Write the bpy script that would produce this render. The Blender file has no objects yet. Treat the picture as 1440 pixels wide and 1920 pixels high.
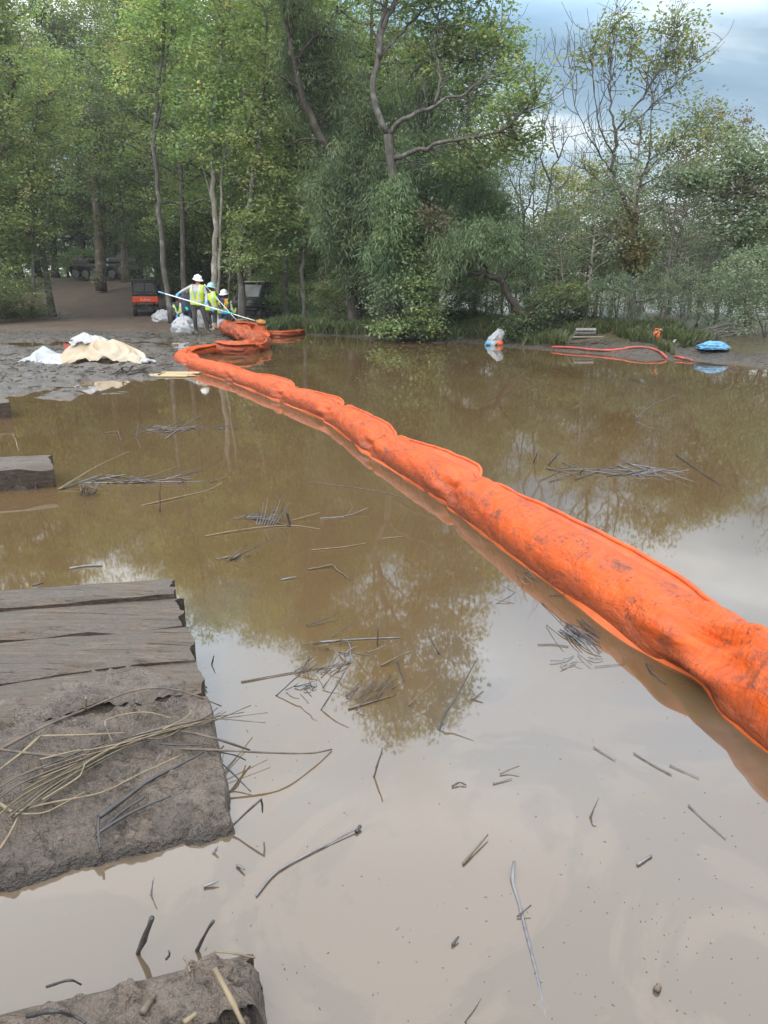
import bpy, math, random
import numpy as np
from mathutils import Vector, Matrix

# ------------------------------------------------------------------ camera, sky, sun, exposure
S = bpy.context.scene
COL = S.collection
F, CX, CY, CAMH = 1443.0, 720.0, 960.0, 1.5
TH = math.atan(425.0 / F)                     # downward pitch of the lens
cam_d = bpy.data.cameras.new("camera")
cam_d.sensor_fit = 'VERTICAL'; cam_d.sensor_height = 36.0; cam_d.lens = 36.0 * F / 1920.0
cam_d.clip_start = 0.05; cam_d.clip_end = 900
cam = bpy.data.objects.new("camera", cam_d); COL.objects.link(cam)
cam.location = (0, 0, CAMH); cam.rotation_euler = (math.pi / 2 - TH, 0, 0)
S.camera = cam

SUN_EL, SUN_AZ = math.radians(42), math.radians(205)      # azimuth clockwise from +Y
world = bpy.data.worlds.new("World"); S.world = world; world.use_nodes = True
nt = world.node_tree; nt.nodes.clear()
def N(t, typ, **kw):
    n = t.nodes.new(typ)
    for k, v in kw.items():
        if k.startswith('i_'): n.inputs[k[2:].replace('_', ' ')].default_value = v
        else: setattr(n, k, v)
    return n
def M_(t, op, a, b=None, c=None, clamp=False):
    n = t.nodes.new('ShaderNodeMath'); n.operation = op; n.use_clamp = clamp
    for i, v in enumerate((a, b, c)):
        if v is None: continue
        if isinstance(v, (int, float)): n.inputs[i].default_value = v
        else: t.links.new(v, n.inputs[i])
    return n.outputs[0]
def MIX(t, fac, a, b, blend='MIX'):
    n = t.nodes.new('ShaderNodeMix'); n.data_type = 'RGBA'; n.blend_type = blend; n.clamp_factor = True
    for idx, v in ((0, fac), (6, a), (7, b)):
        if isinstance(v, (int, float)): n.inputs[idx].default_value = v
        elif isinstance(v, (tuple, list)): n.inputs[idx].default_value = tuple(v[:3]) + (1,)
        else: t.links.new(v, n.inputs[idx])
    return n.outputs[2]
def RAMP(t, fac, stops, interp='LINEAR'):
    n = t.nodes.new('ShaderNodeValToRGB'); e = n.color_ramp.elements; n.color_ramp.interpolation = interp
    while len(e) < len(stops): e.new(0.5)
    for el, (p, c) in zip(e, stops):
        el.position = p; el.color = (c, c, c, 1) if isinstance(c, (int, float)) else tuple(c[:3]) + (1,)
    t.links.new(fac, n.inputs[0]); return n.outputs[0]
def NOISE(t, vec, scale, detail=4, rough=.55, dist=0.0, out='Fac'):
    n = t.nodes.new('ShaderNodeTexNoise'); n.inputs['Scale'].default_value = scale
    n.inputs['Detail'].default_value = detail; n.inputs['Roughness'].default_value = rough; n.inputs['Distortion'].default_value = dist
    if vec is not None: t.links.new(vec, n.inputs['Vector'])
    return n.outputs[out]
def MAPV(t, vec, scale=(1, 1, 1), rot=(0, 0, 0), loc=(0, 0, 0)):
    n = t.nodes.new('ShaderNodeMapping'); n.inputs['Scale'].default_value = scale
    n.inputs['Rotation'].default_value = rot; n.inputs['Location'].default_value = loc
    t.links.new(vec, n.inputs['Vector']); return n.outputs[0]

sky = N(nt, 'ShaderNodeTexSky', sky_type='NISHITA', sun_disc=False, sun_elevation=SUN_EL, sun_rotation=SUN_AZ, air_density=1.2, dust_density=2.0)
tc = N(nt, 'ShaderNodeTexCoord')
sep = N(nt, 'ShaderNodeSeparateXYZ'); nt.links.new(tc.outputs['Generated'], sep.inputs[0])
zz = M_(nt, 'MAXIMUM', sep.outputs[2], 0.0)
den = M_(nt, 'ADD', zz, 0.22)
cmb = N(nt, 'ShaderNodeCombineXYZ')
nt.links.new(M_(nt, 'DIVIDE', sep.outputs[0], den), cmb.inputs[0]); nt.links.new(M_(nt, 'DIVIDE', sep.outputs[1], den), cmb.inputs[1])
cl = NOISE(nt, MAPV(nt, cmb.outputs[0], (0.55, 1.10, 1), (0, 0, math.radians(-14)), (7.7, 2.2, 0)), 1.25, 6, .52, .35)
cloud = RAMP(nt, cl, [(.39, (.21, .35, .50)), (.48, (.33, .49, .63)), (.55, (.72, .83, .92)), (.63, (1.15, 1.17, 1.17)), (.8, (1.4, 1.38, 1.34))])
hor = M_(nt, 'POWER', M_(nt, 'SUBTRACT', 1.0, zz, clamp=True), 13.0)
cloud = MIX(nt, M_(nt, 'MULTIPLY', hor, .75), cloud, (1.32, 1.27, 1.16))
cloud = MIX(nt, M_(nt, 'MULTIPLY', M_(nt, 'SUBTRACT', zz, .28, clamp=True), 2.6, clamp=True), cloud, (.60, .63, .67))
zen = M_(nt, 'ADD', 1.0, M_(nt, 'MULTIPLY', M_(nt, 'SMOOTH_MIN', M_(nt, 'MAXIMUM', M_(nt, 'SUBTRACT', zz, .25), 0.0), .22, .06), 18.0))
vs = N(nt, 'ShaderNodeVectorMath', operation='SCALE'); nt.links.new(cloud, vs.inputs[0]); nt.links.new(zen, vs.inputs['Scale'])
bg1 = N(nt, 'ShaderNodeBackground'); bg1.inputs['Strength'].default_value = .1; nt.links.new(sky.outputs[0], bg1.inputs['Color'])
bg2 = N(nt, 'ShaderNodeBackground'); bg2.inputs['Strength'].default_value = 1.0; nt.links.new(vs.outputs[0], bg2.inputs['Color'])
mxs = N(nt, 'ShaderNodeMixShader'); mxs.inputs[0].default_value = .88
nt.links.new(bg1.outputs[0], mxs.inputs[1]); nt.links.new(bg2.outputs[0], mxs.inputs[2])
wo = N(nt, 'ShaderNodeOutputWorld'); nt.links.new(mxs.outputs[0], wo.inputs[0])

sun_d = bpy.data.lights.new("sun", 'SUN'); sun_d.energy = 1.5; sun_d.angle = math.radians(25); sun_d.color = (1, .96, .9)
sun = bpy.data.objects.new("sun", sun_d); COL.objects.link(sun); sun.location = (0, 0, 40)
sdir = Vector((math.sin(SUN_AZ) * math.cos(SUN_EL), math.cos(SUN_AZ) * math.cos(SUN_EL), math.sin(SUN_EL)))
sun.rotation_euler = sdir.to_track_quat('Z', 'Y').to_euler()

S.view_settings.view_transform = 'Standard'; S.view_settings.look = 'None'
S.view_settings.exposure = 0.2; S.view_settings.gamma = 1.0
try: S.view_settings.use_curve_mapping = False
except Exception: pass
S.render.engine = 'CYCLES'
cy = S.cycles
cy.use_denoising = True
try: cy.denoiser = 'OPENIMAGEDENOISE'; cy.denoising_input_passes = 'RGB_ALBEDO_NORMAL'
except Exception: pass
cy.max_bounces = 8; cy.diffuse_bounces = 3; cy.glossy_bounces = 3; cy.transmission_bounces = 4; cy.transparent_max_bounces = 4
cy.volume_bounces = 0
cy.caustics_reflective = False; cy.caustics_refractive = False; cy.use_adaptive_sampling = True; cy.adaptive_threshold = .015

# ------------------------------------------------------------------ pixel <-> world (photo pixels, 1440 x 1920)
cT, sT = math.cos(TH), math.sin(TH)
def ray(px, py):
    x = (px - CX) / F; u = -(py - CY) / F
    return np.array([x, cT + u * sT, -sT + u * cT])
def G(px, py, z=0.0):
    r = ray(px, py); t = (z - CAMH) / r[2]
    return np.array([0, 0, CAMH]) + r * t
def D(px, py, Y):
    r = ray(px, py); return np.array([0, 0, CAMH]) + r * (Y / r[1])
def XAT(px, Y, z=0.0):
    return (px - CX) / F * (Y * cT + (CAMH - z) * sT)

# ------------------------------------------------------------------ numpy noise
def _hash(ix, iy, seed):
    h = (ix.astype(np.int64) * 374761393 + iy.astype(np.int64) * 668265263 + seed * 1442695041) & 0xffffffff
    h = ((h ^ (h >> 13)) * 1274126177) & 0xffffffff
    return ((h ^ (h >> 16)) & 0xffff) / 65535.0
def vnoise(x, y, seed=0):
    x = np.asarray(x, float); y = np.asarray(y, float)
    ix = np.floor(x); iy = np.floor(y); fx = x - ix; fy = y - iy
    fx = fx * fx * (3 - 2 * fx); fy = fy * fy * (3 - 2 * fy)
    a = _hash(ix, iy, seed); b = _hash(ix + 1, iy, seed); c = _hash(ix, iy + 1, seed); d = _hash(ix + 1, iy + 1, seed)
    return (a * (1 - fx) + b * fx) * (1 - fy) + (c * (1 - fx) + d * fx) * fy
def fbm(x, y, seed=0, oct=4, gain=.5):
    s = 0; a = 1; t = 0
    for o in range(oct):
        s = s + a * (vnoise(np.asarray(x) * 2 ** o, np.asarray(y) * 2 ** o, seed + o * 17) - .5); t += a; a *= gain
    return s / t * 2
def sstep(a, b, x):
    t = np.clip((np.asarray(x, float) - a) / (b - a), 0, 1); return t * t * (3 - 2 * t)

# ------------------------------------------------------------------ mesh builder
def mesh_np(name, v, q=None, t=None, mats=(), qm=None, tm=None, smooth=True, attr=None):
    v = np.asarray(v, np.float32).reshape(-1, 3)
    q = np.zeros((0, 4), np.int32) if q is None or len(q) == 0 else np.asarray(q, np.int32).reshape(-1, 4)
    t = np.zeros((0, 3), np.int32) if t is None or len(t) == 0 else np.asarray(t, np.int32).reshape(-1, 3)
    me = bpy.data.meshes.new(name)
    me.vertices.add(len(v)); me.vertices.foreach_set('co', v.ravel())
    nl = q.size + t.size; me.loops.add(nl)
    me.loops.foreach_set('vertex_index', np.concatenate([q.ravel(), t.ravel()]))
    me.polygons.add(len(q) + len(t))
    ls = np.concatenate([np.arange(len(q)) * 4, q.size + np.arange(len(t)) * 3]).astype(np.int32)
    me.polygons.foreach_set('loop_start', ls)
    for m in mats: me.materials.append(m)
    if qm is not None or tm is not None:
        mi = np.concatenate([np.zeros(len(q), np.int32) if qm is None else np.asarray(qm, np.int32), np.zeros(len(t), np.int32) if tm is None else np.asarray(tm, np.int32)])
        me.polygons.foreach_set('material_index', mi)
    me.polygons.foreach_set('use_smooth', np.full(len(q) + len(t), bool(smooth)))
    if attr is not None:
        a = me.attributes.new('tint', 'FLOAT', 'POINT'); a.data.foreach_set('value', np.asarray(attr, np.float32))
    me.update(calc_edges=True); me.validate()
    return me
def frames(P):
    P = np.asarray(P, float); n = len(P)
    T = np.gradient(P, axis=0); T /= np.maximum(np.linalg.norm(T, axis=1, keepdims=True), 1e-9)
    ref = np.array([0, 0, 1.0]) if abs(T[0][2]) < .9 else np.array([1.0, 0, 0])
    U = np.zeros_like(P); V = np.zeros_like(P)
    u = ref - T[0] * ref.dot(T[0]); u /= np.linalg.norm(u)
    for i in range(n):
        u = u - T[i] * u.dot(T[i]); u /= max(np.linalg.norm(u), 1e-9)
        U[i] = u; V[i] = np.cross(T[i], u)
    return T, U, V
def smooth_path(P, n):
    """Catmull-Rom resample of a polyline to n points."""
    P = np.asarray(P, float)
    if len(P) == 2: 
        w = np.linspace(0, 1, n)[:, None]; return P[0] * (1 - w) + P[1] * w
    Q = np.vstack([2 * P[0] - P[1], P, 2 * P[-1] - P[-2]])
    seg = np.linalg.norm(np.diff(P, axis=0), axis=1); cum = np.concatenate([[0], np.cumsum(seg)])
    out = []
    for s in np.linspace(0, cum[-1], n):
        i = min(np.searchsorted(cum, s, side='right') - 1, len(P) - 2); t = (s - cum[i]) / max(seg[i], 1e-9)
        p0, p1, p2, p3 = Q[i], Q[i + 1], Q[i + 2], Q[i + 3]
        out.append(.5 * (2 * p1 + (p2 - p0) * t + (2 * p0 - 5 * p1 + 4 * p2 - p3) * t * t + (3 * p1 - p0 - 3 * p2 + p3) * t ** 3))
    return np.array(out)
class MB:
    def __init__(s): s.v = []; s.q = []; s.t = []; s.qm = []; s.tm = []; s.n = 0
    def add(s, v, q=None, t=None, m=0):
        v = np.asarray(v, float).reshape(-1, 3)
        if q is not None and len(q): q = np.asarray(q).reshape(-1, 4); s.q.append(q + s.n); s.qm.append(np.full(len(q), m))
        if t is not None and len(t): t = np.asarray(t).reshape(-1, 3); s.t.append(t + s.n); s.tm.append(np.full(len(t), m))
        s.v.append(v); s.n += len(v); return s
    def tube(s, P, R, sides=6, m=0, cap=True):
        P = np.asarray(P, float); R = np.broadcast_to(np.asarray(R, float), (len(P),))
        T, U, V = frames(P); a = np.arange(sides) / sides * 2 * math.pi
        ring = (U[:, None, :] * np.cos(a)[None, :, None] + V[:, None, :] * np.sin(a)[None, :, None]) * R[:, None, None] + P[:, None, :]
        v = ring.reshape(-1, 3); n = len(P)
        i = np.arange(n - 1)[:, None] * sides; j = np.arange(sides)[None, :]; k = (j + 1) % sides
        q = np.stack([i + j, i + k, i + k + sides, i + j + sides], -1).reshape(-1, 4)
        t = None
        if cap:
            v = np.vstack([v, P[0], P[-1]]); b = n * sides; jj = np.arange(sides); kk = (jj + 1) % sides
            t = np.vstack([np.stack([kk, jj, np.full(sides, b)], -1), np.stack([jj + (n - 1) * sides, kk + (n - 1) * sides, np.full(sides, b + 1)], -1)])
        return s.add(v, q, t, m)
    def box(s, c, size, rot=None, m=0, taper=1.0):
        hx, hy, hz = np.asarray(size) / 2
        v = np.array([[x * hx * (taper if z > 0 else 1), y * hy * (taper if z > 0 else 1), z * hz] for z in (-1, 1) for x, y in ((-1, -1), (1, -1), (1, 1), (-1, 1))])
        if rot is not None: v = v @ np.array(rot).T
        q = [[3, 2, 1, 0], [4, 5, 6, 7], [0, 1, 5, 4], [1, 2, 6, 5], [2, 3, 7, 6], [3, 0, 4, 7]]
        return s.add(v + np.asarray(c), q, m=m)
    def rbox(s, c, size, r=.03, rot=None, m=0):
        """bevelled box: chamfered on every edge"""
        hx, hy, hz = np.asarray(size) / 2; r = min(r, hx * .9, hy * .9, hz * .9)
        prof = [(-hz, r), (-hz + r, 0), (hz - r, 0), (hz, r)]
        rings = []
        for z, ins in prof:
            x, y = hx - ins, hy - ins; k = r * .8
            rings.append([[x - k, -y, z], [x, -y + k, z], [x, y - k, z], [x - k, y, z], [-x + k, y, z], [-x, y - k, z], [-x, -y + k, z], [-x + k, -y, z]])
        v = np.array(rings).reshape(-1, 3)
        q = [[i * 8 + j, i * 8 + (j + 1) % 8, (i + 1) * 8 + (j + 1) % 8, (i + 1) * 8 + j] for i in range(3) for j in range(8)]
        q += [[7, 2, 1, 0], [7, 6, 3, 2], [6, 5, 4, 3], [24, 25, 26, 31], [31, 26, 27, 30], [30, 27, 28, 29]]
        if rot is not None: v = v @ np.array(rot).T
        return s.add(v + np.asarray(c), q, m=m)
    def sphere(s, c, r, nu=16, nv=10, m=0, rot=None):
        r = np.broadcast_to(np.asarray(r, float), (3,))
        th = np.linspace(0, math.pi, nv + 1)[1:-1]; ph = np.arange(nu) / nu * 2 * math.pi
        v = np.array([[math.sin(t) * math.cos(p), math.sin(t) * math.sin(p), math.cos(t)] for t in th for p in ph] + [[0, 0, 1], [0, 0, -1]]) * r
        if rot is not None: v = v @ np.array(rot).T
        nr = len(th); q = [[i * nu + j, (i + 1) * nu + j, (i + 1) * nu + (j + 1) % nu, i * nu + (j + 1) % nu] for i in range(nr - 1) for j in range(nu)]
        t = [[nr * nu, j, (j + 1) % nu] for j in range(nu)] + [[nr * nu + 1, (nr - 1) * nu + (j + 1) % nu, (nr - 1) * nu + j] for j in range(nu)]
        return s.add(v + np.asarray(c), q, t, m)
    def cone(s, a, b, ra, rb, sides=12, m=0):
        """round-ended tapered capsule"""
        a = np.asarray(a, float); b = np.asarray(b, float); d = b - a; L = max(np.linalg.norm(d), 1e-6); d = d / L
        P = [a - d * ra * f for f in (.97, .8, .45)] + [a, (a + b) / 2, b] + [b + d * rb * f for f in (.45, .8, .97)]
        R = [ra * .22, ra * .6, ra * .89, ra, (ra + rb) / 2, rb, rb * .89, rb * .6, rb * .22]
        return s.tube(P, R, sides, m)
    def grid(s, V, m=0, flip=False):
        """V: (n, k, 3) array of points"""
        n, k, _ = V.shape; i = np.arange(n - 1)[:, None] * k; j = np.arange(k - 1)[None, :]
        q = np.stack([i + j, i + j + 1, i + k + j + 1, i + k + j], -1).reshape(-1, 4)
        if flip: q = q[:, ::-1]
        return s.add(V.reshape(-1, 3), q, m=m)
    def arrays(s):
        v = np.vstack(s.v) if s.v else np.zeros((0, 3))
        q = np.vstack(s.q) if s.q else None; t = np.vstack(s.t) if s.t else None
        return v, q, t, (np.concatenate(s.qm) if s.q else None), (np.concatenate(s.tm) if s.t else None)
    def mesh(s, name, mats, origin=(0, 0, 0), smooth=True):
        v, q, t, qm, tm = s.arrays()
        return mesh_np(name, v - np.asarray(origin), q, t, mats if isinstance(mats, (list, tuple)) else [mats], qm, tm, smooth)
    def build(s, name, mats, parent=None, origin=(0, 0, 0), smooth=True):
        return link(name, s.mesh(name, mats, origin, smooth), parent, None if parent else origin)

def link(name, me, parent=None, loc=None):
    o = bpy.data.objects.new(name, me); COL.objects.link(o)
    if parent is not None: o.parent = parent
    if loc is not None: o.location = loc
    return o
def tag(o, label=None, cat=None, group=None, kind=None):
    if label: o['label'] = label
    if cat: o['category'] = cat
    if group: o['group'] = group
    if kind: o['kind'] = kind
    return o
def thing(name, loc, label, cat, group=None, rz=0):
    o = bpy.data.objects.new(name, None); COL.objects.link(o); o.empty_display_size = .2
    o.location = tuple(loc); o.rotation_euler = (0, 0, rz)
    return tag(o, label, cat, group)
# ------------------------------------------------------------------ materials
def new_mat(name):
    m = bpy.data.materials.new(name); m.use_nodes = True; t = m.node_tree
    b = t.nodes['Principled BSDF']; return m, t, b
def L(t, a, b): t.links.new(a, b)
def bump(t, b, h, strength=.3, dist=.02):
    n = t.nodes.new('ShaderNodeBump'); n.inputs['Strength'].default_value = strength; n.inputs['Distance'].default_value = dist
    L(t, h, n.inputs['Height']); L(t, n.outputs[0], b.inputs['Normal'])
def OBJC(t): return t.nodes.new('ShaderNodeTexCoord').outputs['Object']
def GEO(t): return t.nodes.new('ShaderNodeNewGeometry').outputs['Position']
def pm(name, c1, c2=None, scale=6, rough=.6, bmp=.2, bscale=30, spec=.4, metal=0, trans=0.0, stretch=(1, 1, 1), dirt=None, dscale=3, dlo=.5, dhi=.7, bdist=.01):
    m, t, b = new_mat(name); v = MAPV(t, OBJC(t), stretch)
    c2 = c2 or tuple(x * .7 for x in c1)
    col = MIX(t, RAMP(t, NOISE(t, v, scale, 5), [(.32, 0), (.68, 1)]), c1, c2)
    if dirt: col = MIX(t, RAMP(t, NOISE(t, v, dscale, 6, .65), [(dlo, 0), (dhi, 1)]), col, dirt)
    L(t, col, b.inputs['Base Color']); b.inputs['Roughness'].default_value = rough
    b.inputs['Specular IOR Level'].default_value = spec; b.inputs['Metallic'].default_value = metal
    if bmp: bump(t, b, NOISE(t, v, bscale, 6), bmp, bdist)
    if trans:
        tr = t.nodes.new('ShaderNodeBsdfTranslucent'); L(t, col, tr.inputs[0]); mx = t.nodes.new('ShaderNodeMixShader'); mx.inputs[0].default_value = trans
        L(t, b.outputs[0], mx.inputs[1]); L(t, tr.outputs[0], mx.inputs[2]); L(t, mx.outputs[0], t.nodes['Material Output'].inputs[0])
    return m
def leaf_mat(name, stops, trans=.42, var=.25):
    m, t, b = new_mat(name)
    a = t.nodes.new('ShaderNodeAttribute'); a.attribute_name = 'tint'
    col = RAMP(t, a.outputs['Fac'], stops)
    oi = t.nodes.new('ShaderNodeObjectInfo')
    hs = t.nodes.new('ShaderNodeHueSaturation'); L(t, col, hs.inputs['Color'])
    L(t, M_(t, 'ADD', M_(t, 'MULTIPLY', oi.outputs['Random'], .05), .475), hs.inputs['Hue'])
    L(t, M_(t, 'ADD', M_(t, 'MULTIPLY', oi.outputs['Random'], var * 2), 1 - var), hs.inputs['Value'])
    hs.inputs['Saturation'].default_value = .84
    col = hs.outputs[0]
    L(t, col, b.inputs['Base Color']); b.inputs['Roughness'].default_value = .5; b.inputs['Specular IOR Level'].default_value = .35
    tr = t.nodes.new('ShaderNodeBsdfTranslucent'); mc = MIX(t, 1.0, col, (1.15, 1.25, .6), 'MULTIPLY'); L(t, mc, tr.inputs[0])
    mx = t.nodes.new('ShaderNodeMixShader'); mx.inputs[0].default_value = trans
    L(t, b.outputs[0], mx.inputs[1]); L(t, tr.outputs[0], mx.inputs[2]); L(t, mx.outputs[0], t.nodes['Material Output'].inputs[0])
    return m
MT = {}
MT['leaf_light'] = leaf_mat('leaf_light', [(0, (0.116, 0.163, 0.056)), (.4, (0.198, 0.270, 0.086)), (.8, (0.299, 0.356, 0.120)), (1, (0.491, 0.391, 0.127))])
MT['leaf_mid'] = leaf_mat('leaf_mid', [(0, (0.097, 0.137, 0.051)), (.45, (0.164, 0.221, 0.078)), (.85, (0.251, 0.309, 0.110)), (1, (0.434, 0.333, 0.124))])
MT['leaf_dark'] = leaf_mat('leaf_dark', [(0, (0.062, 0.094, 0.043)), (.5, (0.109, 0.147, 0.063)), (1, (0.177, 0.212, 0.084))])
MT['leaf_willow'] = leaf_mat('leaf_willow', [(0, (0.068, 0.129, 0.058)), (.5, (0.120, 0.199, 0.081)), (1, (0.193, 0.282, 0.108))], .3, .12)
MT['leaf_grey'] = leaf_mat('leaf_grey', [(0, (0.115, 0.166, 0.098)), (.5, (0.171, 0.226, 0.129)), (.9, (0.227, 0.275, 0.158)), (1, (0.333, 0.279, 0.144))], .3)
MT['leaf_yellow'] = leaf_mat('leaf_yellow', [(0, (0.161, 0.178, 0.048)), (.5, (0.256, 0.239, 0.066)), (1, (0.364, 0.300, 0.095))])
MT['leaf_red'] = leaf_mat('leaf_red', [(0, (0.120, 0.067, 0.053)), (.5, (0.154, 0.095, 0.070)), (1, (0.124, 0.131, 0.072))])
MT['leaf_dry'] = leaf_mat('leaf_dry', [(0, (0.111, 0.094, 0.064)), (.5, (0.167, 0.138, 0.088)), (1, (0.124, 0.131, 0.072))])
MT['grass'] = leaf_mat('grass', [(0, (0.042, 0.060, 0.019)), (.4, (0.075, 0.102, 0.031)), (.75, (0.119, 0.142, 0.045)), (.9, (0.146, 0.115, 0.060)), (1, (0.189, 0.145, 0.080))], .3)
def bark(name, c1, c2, c3):
    m, t, b = new_mat(name); p = GEO(t)
    col = MIX(t, RAMP(t, NOISE(t, MAPV(t, p, (9, 9, 1.6)), 2.2, 6, .6), [(.35, 0), (.65, 1)]), c1, c2)
    col = MIX(t, RAMP(t, NOISE(t, p, 3.1, 5, .6), [(.52, 0), (.66, 1)]), col, c3)
    L(t, col, b.inputs['Base Color']); b.inputs['Roughness'].default_value = .85; b.inputs['Specular IOR Level'].default_value = .2
    bump(t, b, NOISE(t, MAPV(t, p, (14, 14, 3)), 2.5, 5), .7, .03)
    return m
MT['bark_grey'] = bark('bark_grey', (.115, .105, .092), (.070, .062, .054), (.185, .18, .16))
MT['bark_dark'] = bark('bark_dark', (.055, .045, .036), (.032, .027, .022), (.09, .08, .06))
MT['bark_pale'] = bark('bark_pale', (.25, .23, .19), (.15, .135, .11), (.36, .34, .29))
MT['bark_brown'] = bark('bark_brown', (.12, .092, .068), (.07, .054, .042), (.16, .145, .11))

# ground: mud, dirt track, leaf litter by place and wetness
m, t, b = new_mat('ground_mud'); p = GEO(t)
sp = t.nodes.new('ShaderNodeSeparateXYZ'); L(t, p, sp.inputs[0])
n1 = NOISE(t, p, 1.3, 6, .6); n2 = NOISE(t, p, 9, 6, .65); n3 = NOISE(t, p, 45, 4, .6)
wetmud = MIX(t, RAMP(t, n2, [(.35, 0), (.65, 1)]), (.046, .037, .030), (.088, .072, .060))
drydirt = MIX(t, RAMP(t, n1, [(.35, 0), (.65, 1)]), (.085, .054, .034), (.050, .033, .021))
drydirt = MIX(t, RAMP(t, n3, [(.4, 0), (.7, .6)]), drydirt, (.105, .072, .048))
litter = MIX(t, RAMP(t, n2, [(.4, 0), (.62, 1)]), (.115, .085, .05), (.06, .062, .028))
at = t.nodes.new('ShaderNodeAttribute'); at.attribute_name = 'dry'
al = t.nodes.new('ShaderNodeAttribute'); al.attribute_name = 'litter'
dr = M_(t, 'ADD', at.outputs['Fac'], M_(t, 'MULTIPLY', M_(t, 'SUBTRACT', n1, .5), .7))
drf = RAMP(t, dr, [(.38, 0), (.62, 1)])
col = MIX(t, drf, wetmud, drydirt); col = MIX(t, RAMP(t, M_(t, 'ADD', al.outputs['Fac'], M_(t, 'MULTIPLY', M_(t, 'SUBTRACT', n2, .5), .5)), [(.4, 0), (.6, 1)]), col, litter)
L(t, col, b.inputs['Base Color'])
rg = MIX(t, drf, RAMP(t, n2, [(.3, .16), (.7, .5)]), (.9, .9, .9)); L(t, rg, b.inputs['Roughness']); b.inputs['Specular IOR Level'].default_value = .45
bump(t, b, M_(t, 'ADD', n2, M_(t, 'MULTIPLY', n3, .35)), .9, .05); MT['ground'] = m

# water: brown, thick with silt, mirror smooth, with milky film drifting on it
m, t, b = new_mat('muddy_water'); p = GEO(t)
w0 = NOISE(t, p, .22, 3, .5, .6)
w1 = NOISE(t, MAPV(t, p, (1, .6, 1), (0, 0, .5)), .75, 5, .5, 1.6)
col = MIX(t, RAMP(t, w0, [(.38, 0), (.62, 1)]), (.080, .049, .022), (.094, .060, .029))
spw = t.nodes.new('ShaderNodeSeparateXYZ'); L(t, p, spw.inputs[0])
film = RAMP(t, M_(t, 'ADD', M_(t, 'MULTIPLY', spw.outputs[1], -.13), M_(t, 'ADD', w1, .23)), [(.30, 0), (.42, .85), (.52, 1)])
col = MIX(t, M_(t, 'MULTIPLY', film, .85), col, (.096, .071, .048))
swirl = RAMP(t, NOISE(t, MAPV(t, p, (1, 1, 1), (0, 0, .3), (4.3, 1.7, 0)), 1.05, 6, .58, 2.8), [(.455, 0), (.51, 1)])
col = MIX(t, M_(t, 'MULTIPLY', M_(t, 'MULTIPLY', swirl, film), .65), col, (.066, .048, .031))
scum = RAMP(t, NOISE(t, p, 26, 5, .7), [(.66, 0), (.74, 1)])
scum = M_(t, 'MULTIPLY', scum, RAMP(t, NOISE(t, p, 1.7, 3), [(.5, 0), (.62, .5)]))
col = MIX(t, scum, col, (.20, .17, .14))
L(t, col, b.inputs['Base Color']); b.inputs['Roughness'].default_value = .02; b.inputs['IOR'].default_value = 1.72
L(t, RAMP(t, M_(t, 'MULTIPLY', film, swirl), [(0, .030), (1, .022)]), b.inputs['Roughness'])
bump(t, b, NOISE(t, MAPV(t, p, (1, .6, 1)), 1.9, 2, .45), .012, .05)
MT['water'] = m

# boom fabric
def boom_mat(name, base, dark, dirt_lo, sc=1.0):
    m, t, b = new_mat(name)
    a = t.nodes.new('ShaderNodeAttribute'); a.attribute_name = 'bc'; p = a.outputs['Vector']      # metres along, metres round, height
    sp = t.nodes.new('ShaderNodeSeparateXYZ'); L(t, p, sp.inputs[0])
    pp = MAPV(t, p, (1, 1, 0))
    col = MIX(t, RAMP(t, NOISE(t, pp, 3.0 * sc, 5), [(.3, 0), (.7, 1)]), base, dark)
    col = MIX(t, RAMP(t, NOISE(t, MAPV(t, p, (2.5, 7, 0)), 4 * sc, 7, .7), [(.52, 0), (.72, .55)]), col, tuple(x * .45 for x in dark))
    smear = RAMP(t, NOISE(t, MAPV(t, p, (1.6, 3.4, 0)), 3.2 * sc, 9, .74), [(dirt_lo, 0), (dirt_lo + .13, .85)])
    col = MIX(t, smear, col, (.115, .046, .030))
    wet = RAMP(t, M_(t, 'ADD', sp.outputs[2], M_(t, 'MULTIPLY', M_(t, 'SUBTRACT', NOISE(t, pp, 14, 5), .5), .10)), [(.05, .85), (.15, 0)])
    col = MIX(t, wet, col, (.20, .045, .016))
    fleck = RAMP(t, NOISE(t, pp, 62 * sc, 4, .65), [(.52, 0), (.60, 1)])
    fleck = M_(t, 'MULTIPLY', fleck, RAMP(t, NOISE(t, pp, 2.6 * sc, 7, .7), [(.48, 0), (.60, 1)]))
    col = MIX(t, fleck, col, (.045, .028, .026))
    L(t, col, b.inputs['Base Color']); b.inputs['Specular IOR Level'].default_value = .28
    L(t, RAMP(t, NOISE(t, pp, 9 * sc, 5, .6), [(.35, .30), (.65, .55)]), b.inputs['Roughness'])
    wr = NOISE(t, MAPV(t, p, (3.0, 1.0, 0), (0, 0, .5)), 5 * sc, 6, .6, .8); wr2 = NOISE(t, MAPV(t, p, (1.0, 2.6, 0), (0, 0, -.35)), 6 * sc, 5, .6, .6)
    bump(t, b, M_(t, 'ADD', M_(t, 'ADD', wr, wr2), M_(t, 'MULTIPLY', NOISE(t, pp, 210, 2), .12)), .75, .028)
    return m
MT['boom'] = boom_mat('boom_orange', (.58, .092, .008), (.44, .060, .006), .515)
MT['boom_dirty'] = boom_mat('boom_orange_dirty', (.46, .092, .022), (.27, .048, .016), .485)
MT['boom_hem'] = pm('boom_hem', (.54, .088, .008), (.34, .05, .008), 9, .5, .3, 60, dirt=(.2, .06, .03), dlo=.55, dhi=.75)
MT['boom_skirt'] = pm('boom_skirt', (.62, .12, .02), (.5, .09, .012), 6, .45, .15, 30, trans=.2)

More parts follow.
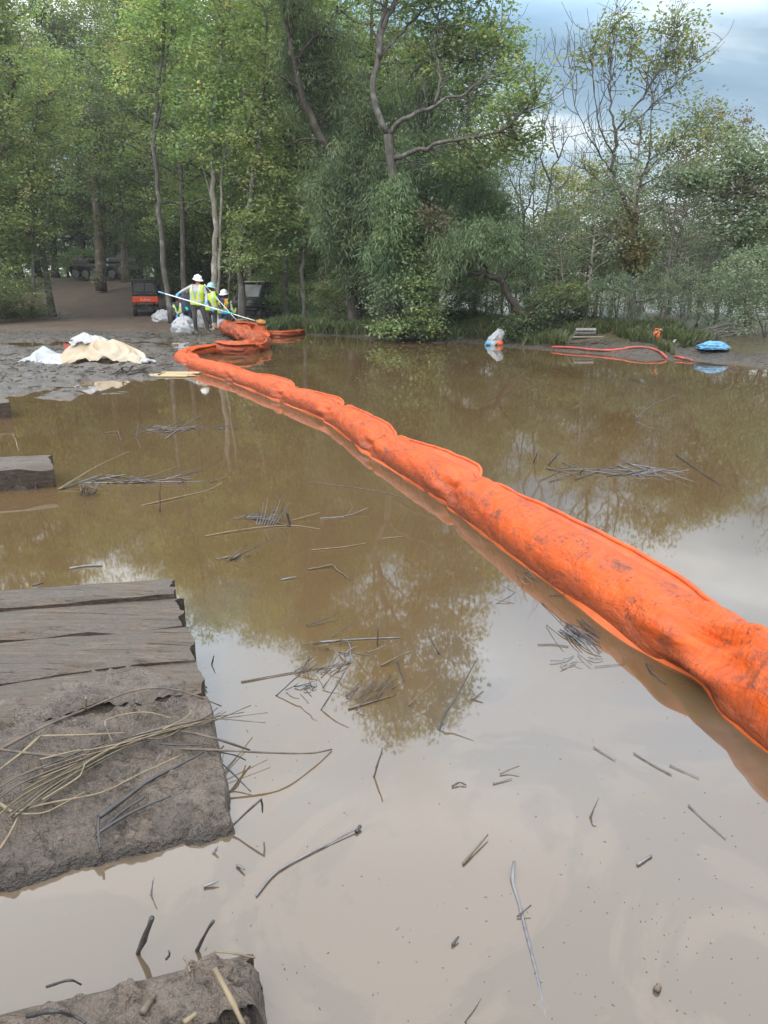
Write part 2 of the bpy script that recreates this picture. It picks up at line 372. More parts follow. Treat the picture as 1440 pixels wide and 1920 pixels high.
# timbers
def timber_mat(name, c1, c2, mud, lo):
    m, t, b = new_mat(name); p = OBJC(t)
    g = NOISE(t, MAPV(t, p, (1.2, 22, 22)), 2.2, 7, .62, .3); g2 = NOISE(t, MAPV(t, p, (3, 60, 60)), 3, 4, .6)
    col = MIX(t, RAMP(t, g, [(.33, 0), (.66, 1)]), c1, c2)
    col = MIX(t, RAMP(t, g2, [(.54, 0), (.68, .85)]), col, tuple(x * .35 for x in c2))
    crk = RAMP(t, NOISE(t, MAPV(t, p, (.9, 34, 34), (0, 0, .015)), 1.3, 5, .7, .5), [(.615, 0), (.65, 1)]); col = MIX(t, crk, col, (.022, .016, .012))
    mk = RAMP(t, NOISE(t, p, 5, 7, .62), [(lo, 0), (lo + .14, 1)])
    col = MIX(t, mk, col, mud); L(t, col, b.inputs['Base Color'])
    L(t, RAMP(t, mk, [(0, .75), (1, .42)]), b.inputs['Roughness']); b.inputs['Specular IOR Level'].default_value = .4
    bump(t, b, M_(t, 'SUBTRACT', M_(t, 'ADD', g, M_(t, 'ADD', M_(t, 'MULTIPLY', g2, .6), NOISE(t, p, 40, 6, .65))), M_(t, 'MULTIPLY', crk, 1.2)), .95, .022)
    return m
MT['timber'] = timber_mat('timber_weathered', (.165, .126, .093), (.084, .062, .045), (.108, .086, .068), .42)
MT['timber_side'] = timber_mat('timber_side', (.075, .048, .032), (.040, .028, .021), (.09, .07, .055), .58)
m, t, b = new_mat('mud_crust'); p = OBJC(t)
a1 = NOISE(t, p, 4.5, 7, .6); a2 = NOISE(t, p, 26, 6, .65)
col = MIX(t, RAMP(t, a1, [(.35, 0), (.65, 1)]), (.150, .115, .088), (.084, .064, .050))
col = MIX(t, RAMP(t, a2, [(.28, 1), (.5, 0)]), col, (.034, .027, .022)); col = MIX(t, RAMP(t, a2, [(.60, 0), (.78, .7)]), col, (.19, .155, .122))
spm = t.nodes.new('ShaderNodeSeparateXYZ'); L(t, p, spm.inputs[0]); wt = RAMP(t, M_(t, 'ADD', spm.outputs[2], M_(t, 'MULTIPLY', M_(t, 'SUBTRACT', a2, .5), .05)), [(.015, 1), (.05, 0)])
col = MIX(t, wt, col, (.040, .031, .025))
L(t, col, b.inputs['Base Color']); L(t, M_(t, 'MULTIPLY', RAMP(t, NOISE(t, p, 7, 5, .6), [(.38, .55), (.60, .12)]), M_(t, 'SUBTRACT', 1.0, M_(t, 'MULTIPLY', wt, .6))), b.inputs['Roughness']); b.inputs['Specular IOR Level'].default_value = .5
bump(t, b, M_(t, 'ADD', M_(t, 'MULTIPLY', a2, .8), NOISE(t, p, 90, 4)), 1.0, .022); MT['mud_crust'] = m

MT['reed_dark'] = pm('reed_dark', (.045, .038, .036), (.020, .018, .018), 30, .4, .3, 80, .5)
MT['reed_brown'] = pm('reed_brown', (.13, .095, .065), (.06, .045, .035), 25, .55, .3, 80)
MT['reed_tan'] = pm('reed_tan', (.21, .16, .095), (.12, .09, .055), 25, .55, .3, 80)
MT['reed_green'] = pm('reed_green', (.080, .070, .034), (.115, .088, .048), 20, .5, .3, 80)
MT['reed_grey'] = pm('reed_grey', (.17, .165, .17), (.09, .085, .09), 25, .35, .3, 80, .5)
MT['lime'] = pm('hi_vis_lime', (.50, .72, .035), (.42, .62, .03), 12, .6, .3, 20)
MT['silver'] = pm('reflective_tape', (.55, .55, .48), (.45, .45, .40), 20, .35, .1, 50)
MT['orange_tape'] = pm('orange_tape', (.80, .22, .04), (.7, .16, .03), 20, .5, .1, 50)
MT['shirt_grey'] = pm('shirt_grey', (.42, .42, .46), (.32, .32, .36), 14, .8, .4, 18)
MT['navy'] = pm('navy_cloth', (.040, .048, .075), (.025, .03, .05), 14, .8, .4, 18)
MT['trousers'] = pm('trousers', (.060, .055, .048), (.036, .033, .030), 10, .85, .4, 16, dirt=(.10, .08, .065))
MT['boot'] = pm('rubber_boot', (.05, .04, .034), (.09, .07, .055), 9, .5, .2, 30)
MT['boot_tan'] = pm('tan_boot', (.42, .26, .12), (.30, .18, .09), 9, .6, .2, 30)
MT['skin'] = pm('skin', (.42, .22, .15), (.34, .17, .115), 20, .5, .1, 60)
MT['skin_dark'] = pm('skin_dark', (.13, .065, .042), (.09, .045, .03), 20, .5, .1, 60)
MT['hair'] = pm('hair', (.03, .022, .018), (.02, .015, .012), 30, .6, .3, 60)
MT['hat_white'] = pm('hard_hat_white', (.80, .80, .77), (.72, .72, .69), 8, .3, 0)
MT['hat_green'] = pm('hard_hat_green', (.30, .50, .48), (.25, .43, .42), 8, .3, 0)
MT['glove_blue'] = pm('glove_blue', (.05, .33, .72), (.04, .26, .60), 15, .4, .2, 40)
MT['glove_teal'] = pm('glove_teal', (.02, .58, .46), (.015, .46, .38), 15, .4, .2, 40)
MT['pole_white'] = pm('pole_white', (.78, .80, .80), (.68, .70, .70), 5, .35, .05, 30)
MT['pole_teal'] = pm('pole_teal', (.08, .55, .55), (.06, .45, .47), 5, .4, .05, 30)
MT['pole_blue'] = pm('pole_blue', (.25, .52, .75), (.2, .45, .68), 5, .4, .05, 30)
MT['net'] = pm('skimmer_net', (.42, .20, .055), (.28, .13, .04), 20, .7, .5, 50)
MT['black_paint'] = pm('black_plastic', (.022, .024, .026), (.035, .036, .036), 6, .45, .1, 40, dirt=(.10, .085, .065), dlo=.56, dhi=.74)
MT['tire'] = pm('tyre_rubber', (.018, .018, .018), (.06, .05, .04), 5, .8, .3, 40)
MT['rim'] = pm('wheel_rim', (.06, .058, .055), (.10, .09, .08), 8, .5, .1, 40)
MT['utv_orange'] = pm('utv_orange', (.70, .085, .025), (.62, .07, .022), 4, .35, 0)
MT['tan_panel'] = pm('tan_panel', (.33, .29, .23), (.26, .22, .175), 5, .6, .1, 40)
MT['steel'] = pm('grey_steel', (.30, .30, .30), (.2, .2, .2), 6, .4, .1, 30, metal=.6)
MT['glass_dark'] = pm('dark_screen', (.10, .098, .088), (.075, .072, .066), 4, .2, 0)
MT['lettering'] = pm('pale_lettering', (.75, .55, .48), (.7, .5, .44), 4, .5, 0)
MT['carrier'] = pm('carrier_paint', (.060, .058, .045), (.035, .034, .028), 5, .6, .2, 30, dirt=(.13, .105, .08), dlo=.5, dhi=.72)
MT['bag_white'] = pm('plastic_bag_white', (.47, .48, .49), (.38, .385, .40), 5, .32, .35, 22, .5, trans=.25)
MT['bag_cream'] = pm('plastic_bag_cream', (.50, .38, .24), (.54, .47, .36), 2.2, .38, .35, 14, .5, trans=.3)
MT['bag_soiled'] = pm('plastic_bag_soiled', (.46, .48, .49), (.40, .41, .42), 4, .38, .35, 18, .5, trans=.25, dirt=(.38, .30, .20), dlo=.58, dhi=.74)
MT['blue_plastic'] = pm('blue_plastic', (.13, .36, .58), (.20, .43, .62), 5, .35, .3, 20, trans=.2)
MT['red_net'] = pm('red_netting', (.62, .06, .05), (.5, .045, .04), 8, .5, .1, 40)
MT['orange_plastic'] = pm('orange_plastic', (.72, .14, .04), (.6, .10, .03), 6, .5, .1, 40)
MT['red_boom'] = pm('red_boom', (.50, .085, .05), (.36, .06, .04), 5, .5, .2, 30, dirt=(.12, .08, .06), dlo=.46, dhi=.66)
MT['board'] = pm('yellow_board', (.44, .34, .19), (.32, .235, .13), 4, .6, .4, 30, stretch=(1, 8, 8))
MT['plank'] = pm('grey_plank', (.26, .225, .18), (.17, .145, .115), 4, .7, .4, 30, stretch=(1, 8, 8))
MT['foam'] = pm('foam_scrap', (.66, .60, .46), (.55, .48, .35), 8, .7, .4, 20)
MT['rope'] = pm('grey_log', (.20, .19, .17), (.13, .12, .105), 8, .8, .5, 30)
MT['speck'] = pm('debris_speck', (.05, .04, .034), (.11, .085, .065), 30, .6, 0)
MT['root'] = pm('root_dark', (.055, .044, .035), (.09, .072, .055), 12, .8, .4, 30)
# ------------------------------------------------------------------ terrain, pond
# shoreline of the pond, walked in the photograph along the waterline and laid out on the ground
def px_poly(pts): return np.array([G(*p)[:2] for p in pts])
far_right = px_poly([(1440, 692), (1300, 680), (1150, 669), (1000, 656), (900, 647), (820, 641), (740, 636), (660, 632), (600, 629), (545, 627), (492, 628), (470, 640), (440, 652), (400, 664), (352, 676), (318, 694), (272, 716), (240, 735), (130, 741), (0, 746)])
POND = np.vstack([[[14.5, 3.0], [12.5, 8.0], [9.6, 12.6]], far_right, [[-8.5, 10.6], [-12.5, 8.5], [-13, 2], [-9, -3.2], [0, -4.5], [9, -3.5]]])
def poly_sd(x, y, P):
    """signed distance to polygon, negative inside"""
    x = np.asarray(x, float); y = np.asarray(y, float)
    d = np.full(x.shape, 1e9); ins = np.zeros(x.shape, bool); n = len(P)
    for i in range(n):
        a = P[i]; b = P[(i + 1) % n]; e = b - a; wx = x - a[0]; wy = y - a[1]
        tt = np.clip((wx * e[0] + wy * e[1]) / (e @ e), 0, 1)
        d = np.minimum(d, np.hypot(wx - e[0] * tt, wy - e[1] * tt))
        c = ((a[1] > y) != (b[1] > y)) & (x < (b[0] - a[0]) * (y - a[1]) / (b[1] - a[1] + 1e-12) + a[0]); ins ^= c
    return np.where(ins, -d, d)
def gz(x, y, fine=True):
    x = np.asarray(x, float); y = np.asarray(y, float)
    sd = poly_sd(x, y, POND) + .35 * fbm(x * .9, y * .9, 3, 3)
    left = sstep(1.0, -2.5, x + 1.2) * sstep(46, 36, y)          # the low mud flat on the left
    rise = np.where(sd < 0, np.maximum(sd * .25, -.45), np.minimum(sd * (.11 - .075 * left), .42 - (.31 + .06 * sstep(26, 22, y)) * left))
    z = rise
    hill = sstep(39, 57, y + .25 * (x + 18)) * 1.45 * sstep(-4, -13, x)   # the track climbs into the woods
    z = z + hill + sstep(40, 90, y) * .4
    # shallow channel of water behind the mud spit, and puddles
    ch = np.exp(-((y - (21.2 + .10 * (x + 8))) / .75) ** 2) * sstep(-3.6, -4.6, x) * sstep(-30, -20, x)
    z = z - ch * .22
    pud = np.exp(-(((x + 4.6) / .8) ** 2 + ((y - 11.9) / .22) ** 2)) + np.exp(-(((x + 5.3) / .35) ** 2 + ((y - 20.0) / .5) ** 2))
    z = z - pud * .09 * left
    near = sstep(34, 20, y)
    if fine:
        z = z + fbm(x * .5, y * .5, 11, 3) * .07 + fbm(x * 2.2, y * 2.2, 5, 4) * (.03 + .085 * left * near) + near * fbm(x * 7, y * 7, 8, 3, .6) * (.012 + .028 * left)
    return z
def axis(segs):
    out = [np.arange(a, b, s) for a, b, s in segs]; return np.concatenate(out + [[segs[-1][1]]])
ax = axis([(-260, -60, 25), (-60, -24, 2.0), (-24, -9.5, .35), (-9.5, -1.4, .065), (-1.4, 12, .22), (12, 40, 1.0), (40, 260, 22)])
ay = axis([(-60, -5, 5.5), (-5, 9.6, .45), (9.6, 27, .075), (27, 42, .3), (42, 70, .8), (70, 300, 23)])
gx, gy = np.meshgrid(ax, ay, indexing='ij')
gzv = gz(gx, gy)
Vg = np.stack([gx, gy, gzv], -1)
nx_, ny_ = gx.shape
i_ = np.arange(nx_ - 1)[:, None] * ny_; j_ = np.arange(ny_ - 1)[None, :]
qg = np.stack([i_ + j_, i_ + ny_ + j_, i_ + ny_ + j_ + 1, i_ + j_ + 1], -1).reshape(-1, 4)
me = mesh_np('ground', Vg.reshape(-1, 3), qg, mats=[MT['ground']])
X, Y_ = gx.ravel(), gy.ravel()
sdv = poly_sd(X, Y_, POND)
track = np.exp(-((X - (-12.0 - (Y_ - 38) * .55)) / 5.0) ** 4) * sstep(26, 32, Y_)
pad = sstep(-2.8, -5, X) * sstep(23.5, 26, Y_) * sstep(-24, -19, X)
dry = np.clip(np.maximum(track, pad * .85) - .25 * sstep(.25, .05, gzv.ravel()) , 0, 1)
litter = np.clip(sstep(.5, 2.6, sdv) * (1 - np.maximum(track, pad)) * sstep(-2.0, 0, X + sstep(27, 32, Y_) * 60 ) , 0, 1)
for nm, val in (('dry', dry), ('litter', litter)):
    a = me.attributes.new(nm, 'FLOAT', 'POINT'); a.data.foreach_set('value', val.astype(np.float32))
tag(link('ground', me), kind='structure')
# water: one level sheet, the terrain rises out of it
wx = axis([(-30, 16, 2.3)]); wy = axis([(-6, 28, 2.0)])
a_, b_ = np.meshgrid(wx, wy, indexing='ij')
mb = MB(); mb.grid(np.stack([a_, b_, np.zeros_like(a_)], -1), flip=True)
tag(mb.build('pond_water', MT['water']), kind='structure')
def gzs(x, y): return float(gz(np.array([x]), np.array([y]))[0])
# ------------------------------------------------------------------ foliage
def leaf_arrays(P, A, Nn, Lh, W, fold=.25):
    """P base (n,3), A axis, Nn normal; one folded diamond per leaf"""
    Sd = np.cross(A, Nn); Sd /= np.maximum(np.linalg.norm(Sd, axis=1, keepdims=True), 1e-6)
    Lh = np.asarray(Lh)[:, None]; W = np.asarray(W)[:, None]
    mid = P + A * Lh * .45
    v = np.stack([P, mid + Sd * W * .5 + Nn * W * fold, P + A * Lh, mid - Sd * W * .5 + Nn * W * fold], 1)
    return v
def unit(v): return v / np.maximum(np.linalg.norm(v, axis=-1, keepdims=True), 1e-9)
LEAF = dict(  # length, width, droop of axis, cluster radius xyz, leaves per cluster
    broad=dict(L=.125, W=.080, droop=-.15, cr=(.42, .42, .24), n=46),
    small=dict(L=.11, W=.068, droop=-.1, cr=(.38, .38, .22), n=46),
    willow=dict(L=.21, W=.030, droop=-1.2, cr=(.30, .30, .44), n=84),
    sparse=dict(L=.115, W=.07, droop=-.3, cr=(.30, .30, .24), n=15),
    back=dict(L=.24, W=.16, droop=-.15, cr=(.7, .7, .42), n=40))
def clusters_to_leaves(C, kind, rng, ctint, scale=1.0, dens=1.0):
    k = LEAF[kind]; n = max(3, int(k['n'] * dens)); m = len(C)
    cs = rng.uniform(.65, 1.35, (m, 1, 1))
    off = rng.normal(0, .55, (m, n, 3)) * np.array(k['cr']) * cs * scale
    P = (C[:, None, :] + off).reshape(-1, 3); N_ = len(P)
    A = rng.normal(0, 1, (N_, 3)); A[:, 2] = A[:, 2] * .45 + k['droop']
    A += unit(off.reshape(-1, 3) * [1, 1, .3]) * .7; A = unit(A)
    Nn = rng.normal(0, .55, (N_, 3)); Nn[:, 2] += 1.0; Nn = unit(Nn)
    s = rng.uniform(.65, 1.3, N_) * scale
    v = leaf_arrays(P, A, Nn, k['L'] * s, k['W'] * s)
    tint = np.clip(np.repeat(ctint, n) + rng.normal(0, .13, N_), 0, 1)
    return v, tint
def crown_mesh(name, Vs, Ts, mat):
    v = np.concatenate(Vs); t = np.concatenate(Ts); n = len(v)
    q = np.arange(n * 4).reshape(n, 4)
    return mesh_np(name, v.reshape(-1, 3), q, mats=[mat], smooth=False, attr=np.repeat(t, 4))
def limb(mb, P, r0, r1, sides=7, n=None, wob=0.0, rng=None, power=.8):
    n = n or max(5, len(P) * 3); Q = smooth_path(P, n)
    if wob and rng is not None and n > 3:
        w = rng.normal(0, wob, Q.shape); w[0] = 0; Q = Q + w
    u = np.linspace(0, 1, n); R = r0 + (r1 - r0) * u ** power
    mb.tube(Q, R, sides); return Q
def pts_in(c, r, n, rng, shell=.45):
    d = unit(rng.normal(0, 1, (n, 3))); rad = rng.uniform(shell ** 3, 1, (n, 1)) ** (1 / 3)
    return np.asarray(c) + d * rad * np.asarray(r)
def twigs(mb, sk, C, rng, r0=.018, frac=1.0, sag=.1, maxd=4.0):
    """grow a twig from the nearest skeleton point to each cluster"""
    for c in C:
        if rng.random() > frac: continue
        d = np.linalg.norm((sk - c) * [1, 1, 1.0], axis=1) + np.maximum(0, sk[:, 2] - c[2]) * .8
        i = int(np.argmin(d)); a = sk[i]; dist = np.linalg.norm(c - a)
        if dist > maxd or dist < .05: continue
        mid = a * .5 + c * .5 + rng.normal(0, .07, 3) * dist + np.array([0, 0, sag * dist])
        Q = smooth_path([a, mid, c], 5); mb.tube(Q, np.linspace(r0 * (.6 + dist * .4), .006, 5), 4, cap=False)
def bare_twigs(mb, Q, rng, n, ln, r0=.012, up=.5, depth=1, spread=1.0):
    """fine leafless twigs sprouting along a limb Q"""
    for _ in range(n):
        i = rng.integers(max(1, len(Q) // 4), len(Q)); a = Q[i]; T = unit(Q[min(i + 1, len(Q) - 1)] - Q[i - 1])
        d = unit(T * .7 + rng.normal(0, .6, 3) * spread + np.array([0, 0, up])); l = ln * rng.uniform(.45, 1.2)
        mid = a + d * l * .5 + rng.normal(0, .09, 3) * l; e = a + d * l + rng.normal(0, .13, 3) * l + np.array([0, 0, up * .2 * l])
        P = smooth_path([a, mid, e], 6); mb.tube(P, np.linspace(r0, .004, 6), 4, cap=False)
        if depth: bare_twigs(mb, P, rng, 3, ln * .5, r0 * .6, up, depth - 1, spread)

# ---- generic trees: a few individuals per kind, grown in place by copies that share the meshes
def grow(kind, seed, h, cb, cw, leaf, nlimb, ncl, r, sub=3, lean=.06, dens=1.0, scale=1.0, tintm=.45, gap=.0, stems=1):
    """h height, cb crown base, cw crown half width"""
    rng = np.random.default_rng(seed); mb = MB(); sk = []; C = []
    for st in range(stems):
        o = np.array([rng.normal(0, .12), rng.normal(0, .12), 0]) if stems > 1 else np.zeros(3)
        ld = rng.normal(0, lean, 2) * (2.2 if stems > 1 else 1)
        zs = np.linspace(0, h * .96, 9)
        P = np.stack([ld[0] * zs + np.cumsum(rng.normal(0, .05, 9)) * h * .03 + o[0], ld[1] * zs + np.cumsum(rng.normal(0, .05, 9)) * h * .03 + o[1], zs], 1); P[0] = o; P[0, 2] = -.25
        R = r / (stems ** .5); Q = smooth_path(P, 22); u = np.linspace(0, 1, 22)
        mb.tube(Q, R * (1 - .9 * u ** .8) + R * .35 * np.exp(-u * 26), 8); sk.append(Q[8:])
        for i in range(nlimb // stems):
            f = (i + rng.random()) / (nlimb // stems); z = cb + (h * .93 - cb) * f
            base = np.array([np.interp(z, Q[:, 2], Q[:, 0]), np.interp(z, Q[:, 2], Q[:, 1]), z])
            prof = math.sin(math.pi * min(1, .22 + .78 * f) ** .85) ** .7 * .85 + .15
            az = i * 2.4 + rng.normal(0, .4); ln = cw * prof * rng.uniform(.65, 1.2)
            dv = np.array([math.cos(az), math.sin(az), 0]); rise = rng.uniform(.15, .75) * ln
            L_ = smooth_path([base, base + dv * ln * .5 + [0, 0, rise * .35], base + dv * ln + [0, 0, rise]], 7)
            L_[1:] += rng.normal(0, .04 * ln, (6, 3)); mb.tube(L_, np.linspace(R * .30 * (1 - .55 * f) + .012, .012, 7), 5, cap=False); sk.append(L_)
            k = max(2, int(ncl / nlimb)); w = rng.uniform(.3, 1.08, k)
            ii = np.clip((w * 6), 0, 6); lo = np.floor(ii).astype(int); lo = np.minimum(lo, 5)
            base_pts = L_[lo] + (L_[lo + 1] - L_[lo]) * (ii - lo)[:, None]
            C.append(base_pts + rng.normal(0, 1, (k, 3)) * np.array([.55, .55, .38]) * (.35 + .26 * ln))
    sk = np.concatenate(sk); C = np.concatenate(C); C = C[C[:, 2] > max(.15, cb * .5)]
    if gap: C = C[rng.random(len(C)) > gap]
    twigs(mb, sk, C, rng, .014, .6)
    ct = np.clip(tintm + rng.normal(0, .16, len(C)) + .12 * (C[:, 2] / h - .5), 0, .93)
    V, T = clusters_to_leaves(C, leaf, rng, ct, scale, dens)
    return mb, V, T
PROTO = {}
def proto(kind, variants, barkm, leafm, **kw):
    lst = []
    for sd in variants:
        mb, V, T = grow(kind, sd, **kw)
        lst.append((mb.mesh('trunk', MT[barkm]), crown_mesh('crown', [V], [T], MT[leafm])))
    PROTO[kind] = lst
proto('airy', (1, 2, 3, 4), 'bark_grey', 'leaf_light', h=14, cb=3.6, cw=3.0, leaf='broad', nlimb=26, ncl=260, r=.15, tintm=.45)
proto('dense', (11, 12, 13), 'bark_brown', 'leaf_mid', h=14, cb=2.6, cw=3.6, leaf='broad', nlimb=30, ncl=340, r=.2, tintm=.45)
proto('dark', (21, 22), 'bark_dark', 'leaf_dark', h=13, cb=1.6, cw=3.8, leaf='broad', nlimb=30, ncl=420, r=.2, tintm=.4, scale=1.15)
proto('sapling', (31, 32, 33), 'bark_grey', 'leaf_light', h=6.2, cb=1.2, cw=1.5, leaf='broad', nlimb=16, ncl=110, r=.05, tintm=.5, lean=.1)
proto('bush', (41, 42, 43), 'bark_brown', 'leaf_mid', h=2.6, cb=.15, cw=1.2, leaf='small', nlimb=16, ncl=100, r=.05, stems=4, lean=.16, tintm=.45)
proto('scrub', (51, 52, 53), 'bark_grey', 'leaf_grey', h=4.6, cb=.5, cw=1.7, leaf='small', nlimb=20, ncl=130, r=.06, stems=3, lean=.1, tintm=.45, dens=.8)
proto('wood', (61, 62, 63), 'bark_pale', 'leaf_grey', h=7.0, cb=2.2, cw=1.7, leaf='small', nlimb=18, ncl=80, r=.11, lean=.05, tintm=.45, gap=.15, dens=.7)
proto('yellowing', (71, 72), 'bark_grey', 'leaf_yellow', h=5.0, cb=1.2, cw=1.4, leaf='small', nlimb=16, ncl=80, r=.05, lean=.1)
proto('reddish', (81,), 'bark_grey', 'leaf_red', h=7.0, cb=1.8, cw=2.0, leaf='small', nlimb=20, ncl=130, r=.08)
NAMEOF = dict(airy='broadleaf_tree', dense='broadleaf_tree', dark='broadleaf_tree', sapling='young_tree', bush='bush', scrub='shrub', wood='thin_tree', yellowing='yellow_leaved_tree', reddish='red_leaved_tree')
CATOF = dict(bush='bush', scrub='shrub')
trng = random.Random(77)
LANDMARKS = [(15, 'the grey sandbags'), (62, 'the thin grey tree at the left edge'), (128, 'the left side of the dirt track'), (190, 'the stout trunk on the slope'), (240, 'the tracked carrier'), (278, 'the orange tailgate'), (322, 'the kinked slender trunk'), (372, 'the pole sweeper'), (404, 'the pale twin-stemmed tree'), (458, 'the leafy leaning tree'), (505, 'the canopied vehicle'), (572, 'the bare lower trunk'), (630, 'the bowed black willow'), (700, 'the hanging dry vines'), (748, 'the forked tree'), (790, 'the vine-covered snag'), (870, 'the dark root tangle'), (926, 'the grey plastic bundle'), (975, 'the arching willow trunk'), (1028, 'the leafless forked tree'), (1095, 'the matting roll'), (1150, 'the red boom'), (1197, 'the tall open tree'), (1228, 'the orange can'), (1268, 'the bent white pipe'), (1335, 'the blue plastic sheet'), (1405, 'the leafy tree at the right edge')]
USED = set()
WHERE = {'dark undergrowth behind the workers': 'low dark undergrowth tree', 'dense trees deep in the left woods': 'dark tree deep in the woods', 'thin trees of the swamp wood on the right': 'thin pale-stemmed tree', 'scrub of the right bank thicket': 'grey-green thicket shrub', 'saplings under the left woods': 'young understorey tree', 'bushes along the banks': 'low green bush', 'shrubs at the edge of the right bank': 'low grey shrub by the mud'}
def where(label, px, h):
    best = sorted(LANDMARKS, key=lambda l: abs(l[0] - px)); size = ['short', 'tall', 'slight', 'broad', 'ragged', 'slim']
    for k in range(40):
        l = best[k % 6]; d = px - l[0]; rel = 'behind' if abs(d) < 9 else ('just left of' if d < 0 else 'just right of') if abs(d) < 45 else ('left of' if d < 0 else 'right of')
        t = f"{label} {rel} {l[1]}" if k < 6 else f"{size[k % 6]} {label} {rel} {l[1]}"
        if t not in USED and len(t.split()) <= 16: USED.add(t); return t
    return label
def plant(kind, px, Y, h, label, group=None, var=None, wide=1.0, z=None):
    """stand a tree whose foot is seen at photo column px, at distance Y"""
    base = {'airy': 14, 'dense': 14, 'dark': 13, 'sapling': 6.2, 'bush': 2.6, 'scrub': 4.6, 'wood': 7, 'yellowing': 5, 'reddish': 7}[kind]
    if group in WHERE: label = where(WHERE[group], px, h)
    x = XAT(px, Y); zz_ = gzs(x, Y) if z is None else z
    tr, cr = PROTO[kind][trng.randrange(len(PROTO[kind])) if var is None else var]
    o = thing(NAMEOF[kind], (x, Y, zz_), label, CATOF.get(kind, 'tree'), group, trng.uniform(0, 6.28))
    s = h / base; o.scale = (s * wide, s * wide, s)
    link('trunk', tr, o); link('crown' if kind != 'bush' else 'foliage', cr, o)
    return o

# ---- trees drawn limb by limb after the photograph
def tree_px(name, Y, label, limbs, blobs, barkm, leafm, seed, cat='tree', bare=(), leaf='broad', dens=1.0, twig=.014, tintm=.45, scale=1.0, foot=None, wob=.025, frac=.75, extra=None):
    """limbs: (points (px,py,dY), r0, r1); blobs: (px,py,dY, rx px, ry px, rz m, clusters[, leafkind])"""
    rng = np.random.default_rng(seed); mb = MB(); sk = []; Qs = []
    ppm = F / (Y * cT)
    for L_ in limbs:
        P = [D(p[0], p[1], Y + (p[2] if len(p) > 2 else 0)) for p in L_[0]]
        Q = limb(mb, P, L_[1], L_[2], 8 if L_[1] > .06 else 6, wob=wob * (1 if L_[1] > .03 else .6), rng=rng); sk.append(Q); Qs.append(Q)
    fx, fy, fz = sk[0][0] if foot is None else foot
    for (li, n, ln, up) in bare: bare_twigs(mb, Qs[li], rng, n, ln, .011, up)
    o = thing(name, (fx, fy, fz), label, cat); org = np.array([fx, fy, fz])
    sk = np.concatenate(sk); groups = {}
    for b in blobs:
        lk = b[7] if len(b) > 7 else (leaf, leafm)
        c = D(b[0], b[1], Y + b[2]); C = pts_in(c, (b[3] / ppm, b[5], b[4] / ppm), max(4, int(b[6] * (.62 if lk[0] == 'willow' else 1))), rng, .2)
        groups.setdefault(lk, []).append(C)
    allC = []
    for (lk, lm), Cs in groups.items():
        C = np.concatenate(Cs); allC.append(C)
        ct = np.clip(tintm + rng.normal(0, .24, len(C)), 0, .93)
        V, T = clusters_to_leaves(C, lk, rng, ct, scale, dens)
        link('crown', crown_mesh('crown', [V - org], [T], MT[lm]), o)
    if allC: twigs(mb, sk, np.concatenate(allC), rng, twig, frac, .05, 5)
    mb.build('trunk', MT[barkm], o, org)
    return o

# the tall grey-barked tree with the long bare limb
tree_px('forked_tree', 22.6, 'tall grey-barked tree with forked twisting trunk and long bare limb reaching right', [
    ([(748, 632), (745, 560), (742, 480), (738, 400), (737, 330), (733, 290), (727, 250)], 0.160, 0.119),
    ([(727, 250), (714, 222), (700, 187), (698, 150), (712, 108), (714, 62), (732, 20), (752, -30), (764, -120, .5), (770, -230, 1), (772, -330, 1)], 0.096, 0.021),
    ([(712, 112), (706, 72), (714, 34), (727, 0), (722, -70), (700, -150, -.5), (690, -240, -.5)], 0.058, 0.017),
    ([(727, 252), (758, 224, -.4), (800, 204, -.6), (832, 188, -.6), (872, 176, -.8), (905, 150, -1)], 0.083, 0.021),
    ([(815, 197, -.6), (821, 160, -.5), (824, 128, -.2), (815, 90), (820, 40)], 0.035, 0.010),
    ([(738, 298), (775, 283, -.8), (830, 266, -1.4), (880, 260, -1.8), (930, 247, -2.1), (980, 214, -2.4), (1008, 180, -2.6)], 0.077, 0.017),
    ([(714, 105), (748, 66, .3), (788, 24, .6), (830, 5, .8), (870, -25, 1.0), (900, -90, 1.2)], 0.048, 0.014),
    ([(770, 140, .8), (800, 118, 1), (842, 98, 1.3), (872, 70, 1.5), (885, 20, 1.6)], 0.038, 0.014),
    ([(872, 70, 1.5), (905, 70, 1.5), (940, 55, 1.7)], 0.019, 0.007),
    ([(860, 200, 1.2), (858, 140, 1.2), (862, 60, 1.2), (866, -40, 1.2)], 0.026, 0.008),
    ([(735, 20), (700, 0), (650, -20), (610, -15)], 0.032, 0.008),
    ([(752, -30), (800, -120, .5), (850, -200, .6), (870, -260, .6)], 0.045, 0.010),
], [(880, 40, 1.2, 80, 70, 1.6, 60), (935, 85, 1.2, 45, 45, 1.0, 26), (930, 150, .6, 55, 40, 1.2, 30), (985, 175, -2.3, 30, 35, .6, 14), (965, 200, -1.5, 35, 30, .8, 16), (890, 200, .6, 60, 40, 1.2, 30), (830, 110, 1.0, 70, 60, 1.3, 40), (790, 20, .6, 70, 60, 1.2, 36),
    (870, -60, 1, 80, 60, 1.6, 50), (830, -180, .5, 110, 80, 1.8, 80), (770, -290, .8, 110, 90, 1.8, 84), (690, -200, -.5, 70, 90, 1.5, 50), (730, -90, 0, 70, 60, 1.4, 30), (850, -270, .6, 80, 60, 1.5, 50), (640, -30, 0, 50, 30, .8, 12), (940, 270, -1, 60, 30, 1.2, 24), (880, 300, 0, 60, 40, 1.2, 24), (985, 265, -.5, 35, 35, .8, 10)],
    'bark_grey', 'leaf_mid', 501, bare=((5, 18, 1.2, .4), (3, 14, 1.1, .6), (1, 14, 1.1, .3), (2, 10, 1, .5), (6, 12, 1.1, .5), (7, 10, 1, .5), (4, 8, .8, .5)), dens=.8, tintm=.45)

